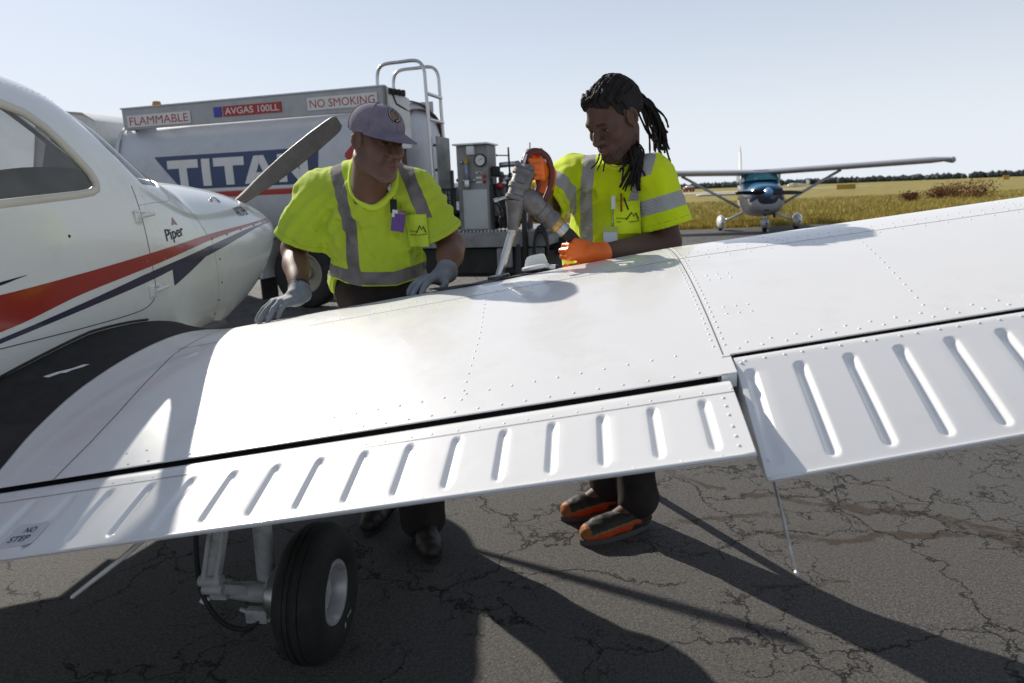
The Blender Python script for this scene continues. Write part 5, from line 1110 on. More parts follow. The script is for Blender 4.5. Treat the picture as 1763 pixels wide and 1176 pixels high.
def hand_field(F_, W0, d, nrm, side, curls, spread=.06, sc=1.0, thumb=(.75, .55, .25), tcurl=.5, r=.0100, per=None):
    """wrist W0, d = direction of the metacarpals, nrm = out of the back of the hand, side=+1: index lies along cross(nrm, d)"""
    d = nrmz(d); nrm = np.array(nrm, float); nrm = nrmz(nrm - d * (nrm @ d)); x = np.cross(nrm, d) * side; W0 = np.array(W0, float)
    ks = [(.031, .090), (.0105, .096), (-.0105, .091), (-.030, .082)]; ln = [(.043, .027, .021), (.047, .031, .022), (.043, .029, .021), (.034, .022, .019)]
    F_.cone(W0 - d * .03, W0 + d * .02, .029 * sc, .030 * sc, .015)
    K = []
    for (kx, ky), k4 in zip(ks, range(4)):
        b = W0 + (x * kx * .55 + d * .012 - nrm * .002) * sc; kn = W0 + (x * kx + d * ky + nrm * (.004 - .002 * abs(k4 - 1.3))) * sc; K.append(kn); F_.cone(b, kn, .0155 * sc, .0125 * sc, .012)
    F_.ell(W0 + (d * .05 - nrm * .008) * sc, np.array([.038, .043, .016]) * sc, np.stack([x, d, nrm], 1), .015)
    tips = []
    for i in range(4):
        c3 = per[i] if per else curls; p = K[i]; ang = 0.0; sp_ = (1.5 - i) * spread; dd = nrmz(d + x * sp_)
        rr = [r * 1.05, r, r * .93, r * .80]; rr = [q * sc * (.88 if i == 3 else 1) for q in rr]
        for j in range(3):
            ang += c3[j]; v = dd * cos(ang) - nrm * sin(ang); q = p + v * ln[i][j] * sc; F_.cone(p, q, rr[j], rr[j + 1], .002 if j else .006); p = q
        tips.append(p)
    tb = W0 + (x * .024 + d * .022 - nrm * .008) * sc; v = nrmz(d * thumb[0] + x * thumb[1] - nrm * thumb[2]); t1 = tb + v * .043 * sc
    F_.cone(tb, t1, .0165 * sc, .0128 * sc, .014); v2 = nrmz(v + (d * .7 - x * .9 - nrm * .2) * tcurl); t2 = t1 + v2 * .034 * sc; F_.cone(t1, t2, .0118 * sc, .0112 * sc, .006)
    v3 = nrmz(v2 + (d * .3 - x * .9 - nrm * .3) * tcurl); t3 = t2 + v3 * .026 * sc; F_.cone(t2, t3, .0112 * sc, .0085 * sc, .005)
    return tips
class Person:
    def __init__(s, base, label):
        s.base = np.array(base, float); s.dfm = None; s.o = empty('person', tuple(wor(*base)), -HD); tag(s.o, label, 'person')
    def mesh(s, name, f, lo, hi, res, m, parent=None, rl=1, dfm=True):
        V, Q = polygonize(f, lo, hi, res)
        if rl: V = relax(V, Q, rl)
        V = V.astype(float); U = V if (s.dfm is None or not dfm) else s.dfm(V); o = fromfast(name, U - s.base, Q, m, parent or s.o); return o, V, Q
    def mb(s, mb, name, m, parent=None, **k):
        U = np.array(mb.V, float); U = U if s.dfm is None else s.dfm(U); mb.V = [tuple(v) for v in U - s.base]; return mb.build(name, m, parent or s.o, **k)
def bounds(*P, pad=.1): P = np.array(P, float); return P.min(0) - pad, P.max(0) + pad
def headR(f, roll=0.0):
    f = nrmz(f); x = nrmz(np.cross(f, [0, 0, 1])); u = np.cross(x, f)
    x, u = x * cos(roll) + u * sin(roll), u * cos(roll) - x * sin(roll); return np.stack([x, f, u], 1)
def lean(zk, dk, c, hands):
    def f(V):
        V = np.asarray(V, float); g = pchip(zk, dk, V[:, 2]); w = np.ones(len(V))
        for h0, h1 in hands:
            ab = h1 - h0; t = np.clip((V - h0) @ ab / (ab @ ab), 0, 1); w = np.minimum(w, sstep(.05, .24, np.linalg.norm(V - h0 - t[:, None] * ab, axis=1)))
        g = g * w; U = V.copy(); U[:, 1] += g; U[:, 0] += g * .39 * (V[:, 0] - c[0]) - g * c[2]; U[:, 2] += g * .39 * (V[:, 2] - c[1]); return U
    return f
LEAN1 = lambda wrist: lean([.75, .95, 1.1, 1.40, 1.64, 1.9], [0, .02, .06, .17, .34, .38], (1.55, 1.4, .325), [(wrist[k], wrist[k] + np.array([-.08, -.15, -.01])) for k in 'RL'])
LEAN2 = lambda wrist: lean([.6, 1.0, 1.2, 1.6, 1.9], [0, .06, .17, .22, .23], (2.48, 1.4, -.04), [(wrist['R'], wrist['R'] + np.array([-.02, -.12, 0])), (wrist['L'], wrist['L'] + np.array([-.12, 0, 0]))])
def join_body(p, parts, m):
    VV, QQ, CC = [], [], []; nb = 0
    for V, Q, C_ in parts: VV.append(V); QQ.append(Q + nb); CC.append(C_); nb += len(V)
    U = np.concatenate(VV); U = U if p.dfm is None else p.dfm(U); o = fromfast('body', U - p.base, np.concatenate(QQ), m, p.o); attr(o, 'col', np.concatenate(CC)); return o
def inplane(P, p0, n_): return (P - np.array(p0)) @ nrmz(n_)
def torso_R(yaw): return np.array([[cos(yaw), -sin(yaw), 0], [sin(yaw), cos(yaw), 0], [0, 0, 1.0]])
def patch(p, Vs, centre, ux, uz, w, h, off, name, m, parent=None, nx=6, nz=6, bulge=0.0):
    """rectangle laid over a cloth surface: every grid point is pulled to the nearest outer vertex depth along the view normal"""
    ux = nrmz(ux); uz = nrmz(uz); nn = np.cross(ux, uz); c = np.array(centre, float); G = []
    rel = (Vs - c); U = rel @ ux; Z = rel @ uz; D = rel @ nn
    for j in np.linspace(-.5, .5, nz):
        row = []
        for i in np.linspace(-.5, .5, nx):
            q = (U - i * w) ** 2 + (Z - j * h) ** 2; sel = q < .012 ** 2; sel &= np.abs(D) < .12
            d = D[sel].max() if sel.any() else 0; row.append(c + ux * i * w + uz * j * h + nn * (d + off))
        G.append(row)
    G = np.array(G); G[..., :] = G; mb = MB(); mb.grid(G); 
    return p.mb(mb, name, m, parent), G
SKIN1, SKIN2 = (.158, .082, .052), (.098, .051, .035)

# ------------------------------------------------------------------ the older man in the cap, leaning on the wing
P1 = Person((1.55, .92, 0), 'man in faded cap and dirty fluorescent shirt leaning on the wing with grey gloves')
hc1 = np.array([1.648, .60, 1.603]); hR1 = headR((.78, -.60, -.20), .05)
def surf_z(a, s):
    le, te_ = [float(q) for q in chord(a)]; x = (le - s) / (le - te_); return float(wup(a, x)[2])
sh = {'R': np.array([1.315, .85, 1.432]), 'L': np.array([1.735, .82, 1.424])}
el = {'R': np.array([1.175, .90, 1.215]), 'L': np.array([1.848, .88, 1.215])}
wrist = {'R': np.array([1.262, .70, surf_z(1.262, .66) + .075]), 'L': np.array([1.842, .735, surf_z(1.842, .68) + .05])}
P1.dfm = None
hf = Field(); Lh = head_field(hf, hc1, hR1, 1.0); hf.chain([Lh(0, -.03, -.06), (1.56, .77, 1.44), (1.54, .84, 1.36)], [.064, .072, .09], .03)
lo, hi = bounds(hc1 - .14, hc1 + .14, (1.54, .84, 1.40), pad=.03); lo[2] = 1.37
Vh, Qh = polygonize(hf, lo, hi, .0025); Vh = relax(Vh.astype(float), Qh, 1, .4)
bf = Field()
for k in 'RL':
    bf.chain([sh[k], (sh[k] + el[k]) / 2, el[k], el[k] + (wrist[k] - el[k]) * .35, wrist[k] - nrmz(wrist[k] - el[k]) * .02, wrist[k]], [.060, .060, .052, .052, .034, .022], .02)
bf.ell((1.53, .94, 1.27), (.15, .08, .17), None, .05).ell((1.50, 1.0, 1.0), (.14, .10, .16), None, .05)
for hip, kn, an, toe in (((1.40, 1.04, .90), (1.43, .98, .48), (1.457, .98, .12), (1.446, .86, .045)), ((1.57, 1.03, .90), (1.65, .86, .48), (1.684, .735, .12), (1.725, .64, .045))):
    bf.chain([hip, kn, an, toe], [.085, .055, .034, .02], .03)
Vb, Qb = polygonize(bf, (1.06, .5, 0.0), (1.99, 1.25, 1.56), .006); Vb = relax(Vb.astype(float), Qb, 1)
P1.dfm = LEAN1(wrist)
cb = np.tile(np.array(SKIN1), (len(Vb), 1)) * (1 + .12 * wob(Vb, 40, 2)[:, None])
join_body(P1, [(Vh, Qh, head_cols(Vh, hc1, hR1, SKIN1, (.20, .18, .165), .22)), (Vb, Qb, cb)], M['skin'])
# trousers
tf = Field(); tf.ell((1.490, .995, 1.04), (.195, .170, .16), None, .04).ell((1.485, 1.04, .88), (.20, .16, .13), None, .04)
tf.chain([(1.40, 1.04, .86), (1.43, .98, .48), (1.45, .95, .10)], [.105, .088, .092], .04).chain([(1.57, 1.03, .86), (1.65, .87, .48), (1.69, .71, .10)], [.105, .088, .095], .04)
tf.fn(lambda P: .007 * wob(P * np.array([1, 1, .55]), 42, 11), 0, 'd').fn(lambda P: .022 - P[:, 2], 0, 'i')
P1.mesh('trousers', tf, (1.22, .52, .02), (1.85, 1.3, 1.18), .0075, M['trousers'])
# shirt
def shirt(p, f, inner, sl, res, lo, hi, m, band, trim):
    for a, b, ra, rb in sl:                                # hollow cuffs
        a = np.array(a, float); b = np.array(b, float); u = nrmz(b - a); f.cone(b - u * .07, b + u * .25, rb * .80, rb * .93, .004, 's'); f.fn(lambda P, b=b, u=u, rb=rb: np.where(np.linalg.norm(np.cross(P - b, u), axis=1) < rb * 1.45, (P - b) @ u - .0, -1) , 0, 'i')
    inner(f); o, V, Q = p.mesh('shirt', f, lo, hi, res, m); attr(o, 'band', band(V)); attr(o, 'trim', trim(V)); return o, V
f = Field(); f.ell((1.530, .905, 1.30), (.215, .150, .225), None, .05).ell((1.500, .965, 1.10), (.205, .185, .17), None, .06)
f.cone(sh['R'] + np.array([.03, 0, .0]), sh['L'] + np.array([-.03, 0, 0]), .080, .080, .05).cone((1.55, .83, 1.43), (1.572, .775, 1.515), .125, .082, .06)
f.cone((1.47, .82, 1.500), (1.36, .855, 1.462), .060, .062, .04).cone((1.64, .80, 1.492), (1.71, .82, 1.452), .058, .058, .04)
slR = (sh['R'] + np.array([0, 0, .005]), np.array([1.215, .875, 1.250]), .086, .106); slL = (sh['L'] + np.array([0, 0, .005]), np.array([1.802, .865, 1.258]), .082, .098)
for a, b, ra, rb in (slR, slL): f.cone(a, b, ra, rb, .035)
# drape: pulled folds from the arm pits and across the belly, then a general crumple
f.fn(lambda P: sstep(1.53, 1.38, P[:, 2]) * (folds(P, (.25, 0, 1), .12, .017, 41) + folds(P, (.8, 0, .6), .11, .014, 47) + folds(P, (-.7, 0, .7), .14, .013, 53)) + .0035 * wob(P * np.array([1, 1, .6]), 55, 21) + .0022 * wob(P @ np.array([[.8, 0, .6], [0, 1, 0], [-.3, 0, .5]]), 120, 22), 0, 'd')
def hem1(P): a = P[:, 0]; return np.interp(a, [1.22, 1.29, 1.325, 1.36, 1.48, 1.62, 1.74], [1.00, .985, 1.02, 1.095, 1.066, 1.060, 1.09]) + np.where(P[:, 1] > 1.0, -.04, 0)
f.fn(lambda P: hem1(P) - P[:, 2], 0, 'i')
f.cone((1.565, .81, 1.41), Lh(0, -.03, -.05), .074, .088, .012, 's')
def band1(P):
    a, s, z = P.T; v1 = np.abs(a - np.interp(z, [1.08, 1.28, 1.44, 1.57], [1.462, 1.470, 1.452, 1.418])) - .0275
    v2 = np.where((z > 1.325) | (s > .95), np.abs(a - np.interp(z, [1.32, 1.34, 1.43, 1.54], [1.775, 1.770, 1.742, 1.700])) - .0275, 1)
    zc = np.interp(a, [1.24, 1.31, 1.40, 1.48, 1.62, 1.75], [1.175, 1.140, 1.118, 1.100, 1.093, 1.125]); h = np.abs(z - zc) - .027
    gap = np.where((a < 1.335) & (a > 1.285), 1, -1); h = np.maximum(h, gap * .01 if False else h)
    return np.minimum(np.minimum(v1, v2), h)
def trim1(P):
    a, s, z = P.T; d = np.full(len(P), 1.0)
    for (a0, b0, ra, rb) in (slR, slL):
        u = nrmz(b0 - a0); t = (b0 - P) @ u; ok = np.linalg.norm(np.cross(P - b0, u), axis=1) < rb * 1.3; d = np.minimum(d, np.where(ok, np.abs(t - .024) - .0016, 1))
    return d
shirt1, V1 = shirt(P1, f, lambda f: None, (slR, slL), .0052, (1.04, .62, .94), (2.0, 1.24, 1.60), M['shirt_worn'], band1, trim1)
# gloves
gf = Field(); d = nrmz((-.42, -.90, -.10)); W0 = wrist['R']
hand_field(gf, W0 + d * .01, d, (-.05, -.05, 1), -1, (.42, .25, .15), .14, 1.06, r=.0112, thumb=(.7, .6, .35), tcurl=.3)
gf.chain([W0 - nrmz(W0 - el['R']) * .035, W0 + d * .02], [.043, .036], .015); lo, hi = bounds(W0, W0 + d * .2, pad=.07); P1.mesh('glove', gf, lo, hi, .0032, M['glove_grey'], rl=1, dfm=False)
gf = Field(); d = nrmz((-.50, -.85, -.02)); W0 = wrist['L']
hand_field(gf, W0 + d * .01, d, (-.05, .0, 1), 1, (.30, .25, .2), .10, 1.06, r=.0112, thumb=(.7, .6, .35), tcurl=.3)
gf.chain([W0 - nrmz(W0 - el['L']) * .03, W0 + d * .02], [.043, .036], .015); lo, hi = bounds(W0, W0 + d * .2, pad=.07); P1.mesh('glove', gf, lo, hi, .0032, M['glove_grey'], rl=1, dfm=False)
u = nrmz(wrist['R'] - el['R']); mb = MB(); c0 = wrist['R'] - u * .045; mb.lathe([(.037, -.010), (.043, -.009), (.043, .009), (.037, .010)], c0, u, 24); P1.mb(mb, 'watch', M['black'], angle=40)
# cap
def cap_pt(q, h, k=1.0):                                # q around, h 0..1 up the dome
    rx, ry, rz = .092, .117, .082; e = h * pi / 2; return Lh(rx * k * cos(q) * cos(e) ** .80, -.012 + ry * k * sin(q) * cos(e) ** .80, .052 + rz * k * sin(e))
mb = MB(); mb.grid(np.array([[cap_pt(q, h) for q in np.linspace(0, 2 * pi, 48, endpoint=False)] for h in [-.16, -.1] + list(np.linspace(0, .985, 15))]), closev=True); b_ = len(mb.V); mb.F.append(tuple(b_ - 48 + k for k in range(48)))
cp = P1.mb(mb, 'cap', M['cap'])
mb = MB()
for k in range(6):
    q = k * pi / 3 + pi / 6; mb.tube([cap_pt(q, h, 1.006) for h in np.linspace(-.1, .97, 12)], .0016, 5)
mb.lathe([(.009, 0), (.008, .004), (0, .006)], cap_pt(0, .985, 1.0), hR1[:, 2], 12); P1.mb(mb, 'cap_seam', M['cap'], cp)
G = []
for t in np.linspace(0, 1, 9):
    row = []
    for q in np.linspace(radians(22), radians(158), 25):
        w = sin((q - radians(22)) / radians(136) * pi) ** .75; ext = .086 * t * w; x = (.092 + .006 * t) * cos(q); y = -.012 + .117 * sin(q) + ext; z = .040 + .006 * sin(q) - .030 * t * w * .75 - .30 * (x * x) * 8 * t * .5
        row.append(Lh(x, y, z))
    G.append(row)
G = np.array(G); mb = MB(); mb.grid(G); G2 = G - hR1[:, 2] * .004; mb.grid(G2, flip=True); mb.grid(np.stack([G[-1], G2[-1]], 0)); P1.mb(mb, 'brim', M['cap'], cp)
# round crest on the front panel
M['crest_black'] = mat('crest_black', (.015, .015, .02), .8); M['crest_cream'] = mat('crest_cream', (.55, .52, .46), .8); M['crest_tan'] = mat('crest_tan', (.22, .12, .07), .8, var=.4, vs=90)
def crest(r0_, r1_, off, mm, name, n=30):
    mb = MB(); G = []
    for r_ in np.linspace(r0_, r1_, 4):
        G.append([cap_pt(pi / 2 - .03 + r_ * cos(q) / .10, .44 + r_ * sin(q) / .145, 1.012 + off) for q in np.linspace(0, 2 * pi, n, endpoint=False)])
    mb.grid(np.array(G), closev=True); return P1.mb(mb, name, mm, cp)
crest(0.0001, .0345, .0, M['crest_cream'], 'crest'); crest(.0180, .0330, .014, M['crest_black'], 'crest_ring'); crest(.0001, .0160, .014, M['crest_tan'], 'crest_centre')
mb = MB()
for k in range(20):
    q0 = k * 2 * pi / 20
    if k in (4, 14): continue
    G = [[cap_pt(pi / 2 - .03 + r_ * cos(q) / .10, .44 + r_ * sin(q) / .145, 1.034) for q in (q0, q0 + .17)] for r_ in (.0225, .0280)]; mb.grid(np.array(G))
P1.mb(mb, 'crest_lettering', M['crest_cream'], cp)
# boots
def boot(p, heel, toe, m, name='boot', w=.05, h=.11):
    heel = np.array(heel, float); toe = np.array(toe, float); d = nrmz(toe - heel); x = np.cross(d, [0, 0, 1]); L_ = np.linalg.norm(toe - heel); T = lambda a, b, c: heel + d * a * L_ + x * b + np.array([0, 0, c])
    f = Field(); f.chain([T(.12, 0, .05), T(.45, 0, .05), T(.72, .004, .045), T(.90, .003, .042)], [.040, .040, .046, .040], .03); f.cone(T(.14, 0, .06), T(.16, 0, h + .03), .042, .042, .03).cone(T(.30, 0, .08), T(.62, 0, .058), .036, .034, .03); f.fn(lambda P: .002 * wob(P, 130, 8), 0, 'd'); f.fn(lambda P: .014 - P[:, 2], 0, 'i')
    lo, hi = bounds(heel, toe, pad=.08); lo[2] = -.01; hi[2] = h + .06; o, V, Q = p.mesh(name, f, lo, hi, .005, m, rl=1)
    mb = MB(); out = []
    for t in np.linspace(0, 2 * pi, 40, endpoint=False): out.append(T(.50 + .54 * cos(t), .050 * sin(t) * (1 + .12 * cos(t)), 0))
    mb.grid(np.array([[q + np.array([0, 0, z]) for q in out] for z in (.001, .012, .024)]), closev=True); mb.F.append(tuple(range(40))); mb.F.append(tuple(80 + k for k in range(40))); p.mb(mb, 'sole', M['black'] if m is M['boot'] else M['sole'], o, angle=40); return o, V, T
M['boot'] = mat('dark_boot_leather', (.018, .013, .011), .55, var=.3, vs=20, bump=.4); M['sole'] = mat('sneaker_sole', (.07, .07, .065), .6, var=.2)
boot(P1, (1.668, .765, 0), (1.775, .52, 0), M['boot']); boot(P1, (1.46, 1.02, 0), (1.44, .73, 0), M['boot'])
# badge on its reel
M['badge_purple'] = mat('badge_purple', (.14, .06, .26), .3, var=.1); M['white_plastic'] = mat('white_plastic', (.72, .72, .70), .4); M['photo_tan'] = mat('badge_photo', (.45, .20, .12), .4, var=.4, vs=60)
front = lambda a, z: (lambda q: V1[q][:, 1].min() if q.any() else .75)((np.abs(V1[:, 0] - a) < .012) & (np.abs(V1[:, 2] - z) < .012))
y0 = front(1.652, 1.44); mb = MB(); mb.lathe([(0, -.006), (.012, -.006), (.014, 0), (.012, .006), (0, .007)], (1.652, y0 - .008, 1.447), (.2, -1, .2), 20); G_ = [v for v in mb.V]; rb = P1.mb(mb, 'badge_reel', M['white_plastic'], shirt1)
y1 = front(1.662, 1.39); yb = front(1.675, 1.32)
P1.mb(MB().tube([(1.655, y0 - .008, 1.435), (1.660, y1 - .006, 1.405)], .0013, 5), 'badge_cord', M['black'], rb)
P1.mb(MB().box((1.662, y1 - .010, 1.378), (.026, .010, .052), np.array(Matrix.Rotation(.06, 3, 'Y')), b=.004), 'badge_clip', M['black'], rb)
bR = np.array(Matrix.Rotation(.20, 3, 'Y')) @ np.array(Matrix.Rotation(.05, 3, 'X')); bc = np.array([1.677, min(yb, y1) - .014, 1.322])
bd = P1.mb(MB().box(bc, (.052, .003, .080), bR, b=.001), 'id_badge', M['badge_purple'], rb, smooth=False)
def onb(x, z, o_=-.0022): return bc + bR @ np.array([x, o_, z])
P1.mb(MB().add([onb(-.026, .012), onb(-.004, .012), onb(-.004, .040), onb(-.026, .040)], [(0, 1, 2, 3)]), 'badge_panel', M['white_plastic'], bd, smooth=False); P1.mb(MB().add([onb(.0, .012), onb(.022, .012), onb(.022, .036), onb(.0, .036)], [(0, 1, 2, 3)]), 'badge_photo', M['photo_tan'], bd, smooth=False)
for k, (t_, w_) in enumerate((('RIC', .022), ('JET', .022), ('AUTO', .03))):
    V, Fc = fit_text(t_, w_, .011, .01); P1.mb(MB().add([onb(v[0], -.000 - .015 * k + v[1], -.0024) for v in V], Fc), 'badge_text', M['white_plastic'], bd, smooth=False)
M['pocket1'] = mat('pocket_cloth', (.60, .76, .055), .85, var=.06, bump=.3, bs=60); M['pocket2'] = mat('pocket_cloth_new', (.71, .87, .014), .85, var=.05, bump=.3, bs=60)
def pocket(p, V, c, ux, w, h, m, parent):
    po, G = patch(p, V, c, ux, (0, 0, 1), w, h, .004, 'pocket', m, parent, 8, 9)
    uxn = nrmz(ux); nn = np.cross(uxn, [0, 0, 1])
    def at(u_, v_): i = (u_ + .5) * (G.shape[1] - 1); j = (v_ + .5) * (G.shape[0] - 1); i0, j0 = int(min(max(i, 0), G.shape[1] - 2)), int(min(max(j, 0), G.shape[0] - 2)); fi, fj = i - i0, j - j0; return (G[j0, i0] * (1 - fi) + G[j0, i0 + 1] * fi) * (1 - fj) + (G[j0 + 1, i0] * (1 - fi) + G[j0 + 1, i0 + 1] * fi) * fj + nn * .0016
    st = MB(); st.tube([at(-.5, .5), at(0, .5), at(.5, .5)], .0016, 5).tube([at(-.5, .38), at(0, .38), at(.5, .38)], .0008, 4).tube([at(-.5, .5), at(-.5, 0), at(-.5, -.5)], .0012, 5).tube([at(.5, .5), at(.5, 0), at(.5, -.5)], .0012, 5); p.mb(st, 'pocket_seam', m, po)
    lg = MB(); P_ = [at(u_, v_) for u_, v_ in ((-.05, -.06), (.14, .16), (.22, .04), (.30, .14), (.42, -.06))]; lg.tube(P_, .0022, 5); lg.tube([at(-.4, -.12), at(.1, -.13), at(.45, -.10)], .0012, 4); p.mb(lg, 'logo', M['letter'], po)
    Vt, Fc = fit_text('Richmond', .40, .06, .0); p.mb(MB().add([at(-.20 + v[0], -.01 + v[1]) for v in Vt], Fc), 'logo_text', M['letter'], po, smooth=False)
    return at, po
pocket(P1, V1, (1.738, .75, 1.280), (.98, .10, 0), .082, .125, M['pocket1'], shirt1)
# crew-neck collar: a rib that follows the edge of the neck opening
def collar(p, V, c0, c1, ra, rb, r_, m, parent):
    c0 = np.array(c0); ax = nrmz(c1 - c0); L_ = np.linalg.norm(c1 - c0); x = nrmz(np.cross(ax, [0, 1.0, 0])); y = np.cross(ax, x); w = V - c0; h = w @ ax; rad = np.linalg.norm(w - h[:, None] * ax, axis=1)
    rc = ra + (rb - ra) * np.clip(h / L_, 0, 1); sel = (np.abs(rad - rc) < .009) & (h > .0) & (h < .22); Q = w[sel]; an = np.arctan2(Q @ y, Q @ x); hq = Q @ ax; n = 48; H_ = np.full(n, np.nan)
    for k in range(n):
        d = np.abs((an - 2 * pi * k / n + pi) % (2 * pi) - pi); s_ = d < .10
        if s_.any(): H_[k] = np.percentile(hq[s_], 97)
    ok = ~np.isnan(H_); idx = np.arange(n); H_ = np.interp(idx, np.concatenate([idx[ok] - n, idx[ok], idx[ok] + n]), np.tile(H_[ok], 3))
    for _ in range(6): H_ = (np.roll(H_, 1) + 2 * H_ + np.roll(H_, -1)) / 4
    P_ = [c0 + ax * (H_[k] + .002) + (ra + (rb - ra) * min(1, max(0, H_[k] / L_)) + .002) * (x * cos(2 * pi * k / n) + y * sin(2 * pi * k / n)) for k in range(n)]
    p.mb(MB().tube(P_, r_, 8, closed=True), 'collar', m, parent)
collar(P1, V1, (1.565, .81, 1.41), Lh(0, -.03, -.05), .074, .088, .0150, M['pocket1'], shirt1)
# ------------------------------------------------------------------ the younger man with long locs, holding the nozzle
P2 = Person((2.47, .95, 0), 'man with long tied locs and orange gloves holding the fuel nozzle over the wing')
hc2 = np.array([2.492, .74, 1.650]); hR2 = headR((-.66, -.69, -.52), -.02)
sh = {'R': np.array([2.335, .985, 1.468]), 'L': np.array([2.642, .805, 1.452])}
el = {'R': np.array([2.205, .935, 1.335]), 'L': np.array([2.700, .80, 1.205])}
wrist = {'R': np.array([2.246, .757, 1.480]), 'L': np.array([2.425, .685, 1.180])}
hf = Field(); Lh2 = head_field(hf, hc2, hR2, 0.0); hf.chain([Lh2(0, -.035, -.055), (2.535, .865, 1.47), (2.53, .92, 1.40)], [.056, .060, .075], .03)
lo, hi = bounds(hc2 - .14, hc2 + .14, (2.53, .92, 1.42), pad=.03); lo[2] = 1.40
Vh, Qh = polygonize(hf, lo, hi, .0025); Vh = relax(Vh.astype(float), Qh, 1, .4)
bf = Field()
for k in 'RL': bf.chain([sh[k], (sh[k] + el[k]) / 2, el[k], el[k] + (wrist[k] - el[k]) * .3, wrist[k] + nrmz(el[k] - wrist[k]) * .02, wrist[k]], [.060, .055, .045, .046, .030, .020], .02)
bf.ell((2.50, .95, 1.29), (.13, .075, .17), torso_R(-.57), .05).ell((2.45, 1.05, 1.0), (.12, .09, .16), torso_R(-.4), .05)
for hip, kn, an, toe in (((2.53, 1.03, .9), (2.56, .93, .5), (2.575, .83, .11), (2.44, .745, .05)), ((2.39, 1.09, .9), (2.42, 1.04, .5), (2.45, .985, .11), (2.34, .935, .05))): bf.chain([hip, kn, an, toe], [.08, .05, .036, .03], .03)
Vb, Qb = polygonize(bf, (2.05, .55, 0.0), (2.85, 1.3, 1.57), .006); Vb = relax(Vb.astype(float), Qb, 1)
P2.dfm = LEAN2(wrist)
cb = np.tile(np.array(SKIN2), (len(Vb), 1)) * (1 + .10 * wob(Vb, 40, 2)[:, None])
join_body(P2, [(Vh, Qh, head_cols(Vh, hc2, hR2, SKIN2, (.010, .008, .007), .80)), (Vb, Qb, cb)], M['skin'])
tf = Field(); tf.ell((2.46, 1.06, .96), (.175, .145, .15), torso_R(-.4), .04); tf.chain([(2.53, 1.03, .86), (2.565, .93, .48), (2.585, .845, .13)], [.10, .085, .088], .04).chain([(2.39, 1.09, .86), (2.43, 1.04, .48), (2.47, .99, .13)], [.10, .082, .082], .04)
for z in (.15, .20, .26, .33): tf.cone((2.52, .80 + z * .3, z), (2.64, .79 + z * .3, z + .03), .013, .011, .02)
tf.fn(lambda P: .006 * wob(P * np.array([1, 1, .7]), 50, 12), 0, 'd').fn(lambda P: .062 - P[:, 2] - .12 * (P[:, 0] - 2.5), 0, 'i')
P2.mesh('trousers', tf, (2.2, .66, .03), (2.76, 1.3, 1.13), .0065, M['trousers'])
f = Field(); R2 = torso_R(-.57); f.ell((2.500, .925, 1.325), (.185, .125, .20), R2, .05).ell((2.455, 1.00, 1.12), (.165, .135, .20), torso_R(-.45), .06)
f.cone(sh['R'] + np.array([.025, -.015, 0]), sh['L'] + np.array([-.025, .015, 0]), .078, .078, .05).cone((2.52, .895, 1.45), (2.525, .86, 1.485), .092, .075, .04)
slR = (sh['R'], np.array([2.232, .915, 1.372]), .084, .094); slL = (sh['L'], np.array([2.690, .80, 1.262]), .080, .098)
for a, b, ra, rb in (slR, slL): f.cone(a, b, ra, rb, .03)
f.fn(lambda P: sstep(1.53, 1.40, P[:, 2]) * (folds(P, (.15, 0, 1), .11, .014, 61) + folds(P, (.8, -.3, .6), .10, .012, 67) + folds(P, (-.6, 0, .7), .13, .010, 71)) + .0030 * wob(P * np.array([1, 1, .55]), 58, 31) + .0020 * wob(P @ np.array([[.8, 0, .6], [0, 1, 0], [-.3, 0, .5]]), 125, 32), 0, 'd').fn(lambda P: .97 - P[:, 2], 0, 'i')
f.cone((2.53, .91, 1.42), Lh2(0, -.035, -.055), .066, .076, .012, 's')
def band2(P):
    a, s, z = P.T; fr = s < 1.0
    v1 = np.abs(a - np.interp(z, [1.15, 1.21, 1.40, 1.55], [2.392, 2.390, 2.390, 2.408])) - .024
    v2 = np.where(z > 1.34, np.abs(a - np.interp(z, [1.34, 1.36, 1.46, 1.56], [2.566, 2.572, 2.600, 2.634])) - .026, 1)
    out = np.minimum(v1, v2)
    for (a0, b0, ra, rb), back in ((slL, .090), (slR, .066)):
        u = nrmz(b0 - a0); t = (b0 - P) @ u; rd = np.linalg.norm(np.cross(P - b0, u), axis=1); ok = (rd < rb * 1.35) & (t < .20)
        if b0[0] > 2.5: ok &= a > 2.585
        else: ok &= a < 2.352
        out = np.where(ok, np.abs(t - back) - .028, out)
    return out
def trim2(P):
    d = np.full(len(P), 1.0)
    for (a0, b0, ra, rb) in (slR, slL):
        u = nrmz(b0 - a0); t = (b0 - P) @ u; ok = np.linalg.norm(np.cross(P - b0, u), axis=1) < rb * 1.3; d = np.minimum(d, np.where(ok, np.abs(t - .022) - .0016, 1))
    return d
shirt2, V2 = shirt(P2, f, lambda f: None, (slR, slL), .0052, (2.08, .60, .94), (2.86, 1.26, 1.60), M['shirt_new'], band2, trim2)
collar(P2, V2, (2.53, .91, 1.42), Lh2(0, -.035, -.055), .066, .076, .0085, M['pocket2'], shirt2)
at2, pk2 = pocket(P2, V2, (2.548, .78, 1.302), (.86, -.50, 0), .098, .12, M['pocket2'], shirt2)
mb = MB().tube([at2(-.22, .2), at2(-.25, .75)], .0035, 6); P2.mb(mb, 'pen', mat('pen_red', (.35, .03, .02), .4), pk2); P2.mb(MB().tube([at2(.02, .25), at2(-.15, .62)], .003, 6), 'pen', M['letter'], pk2)
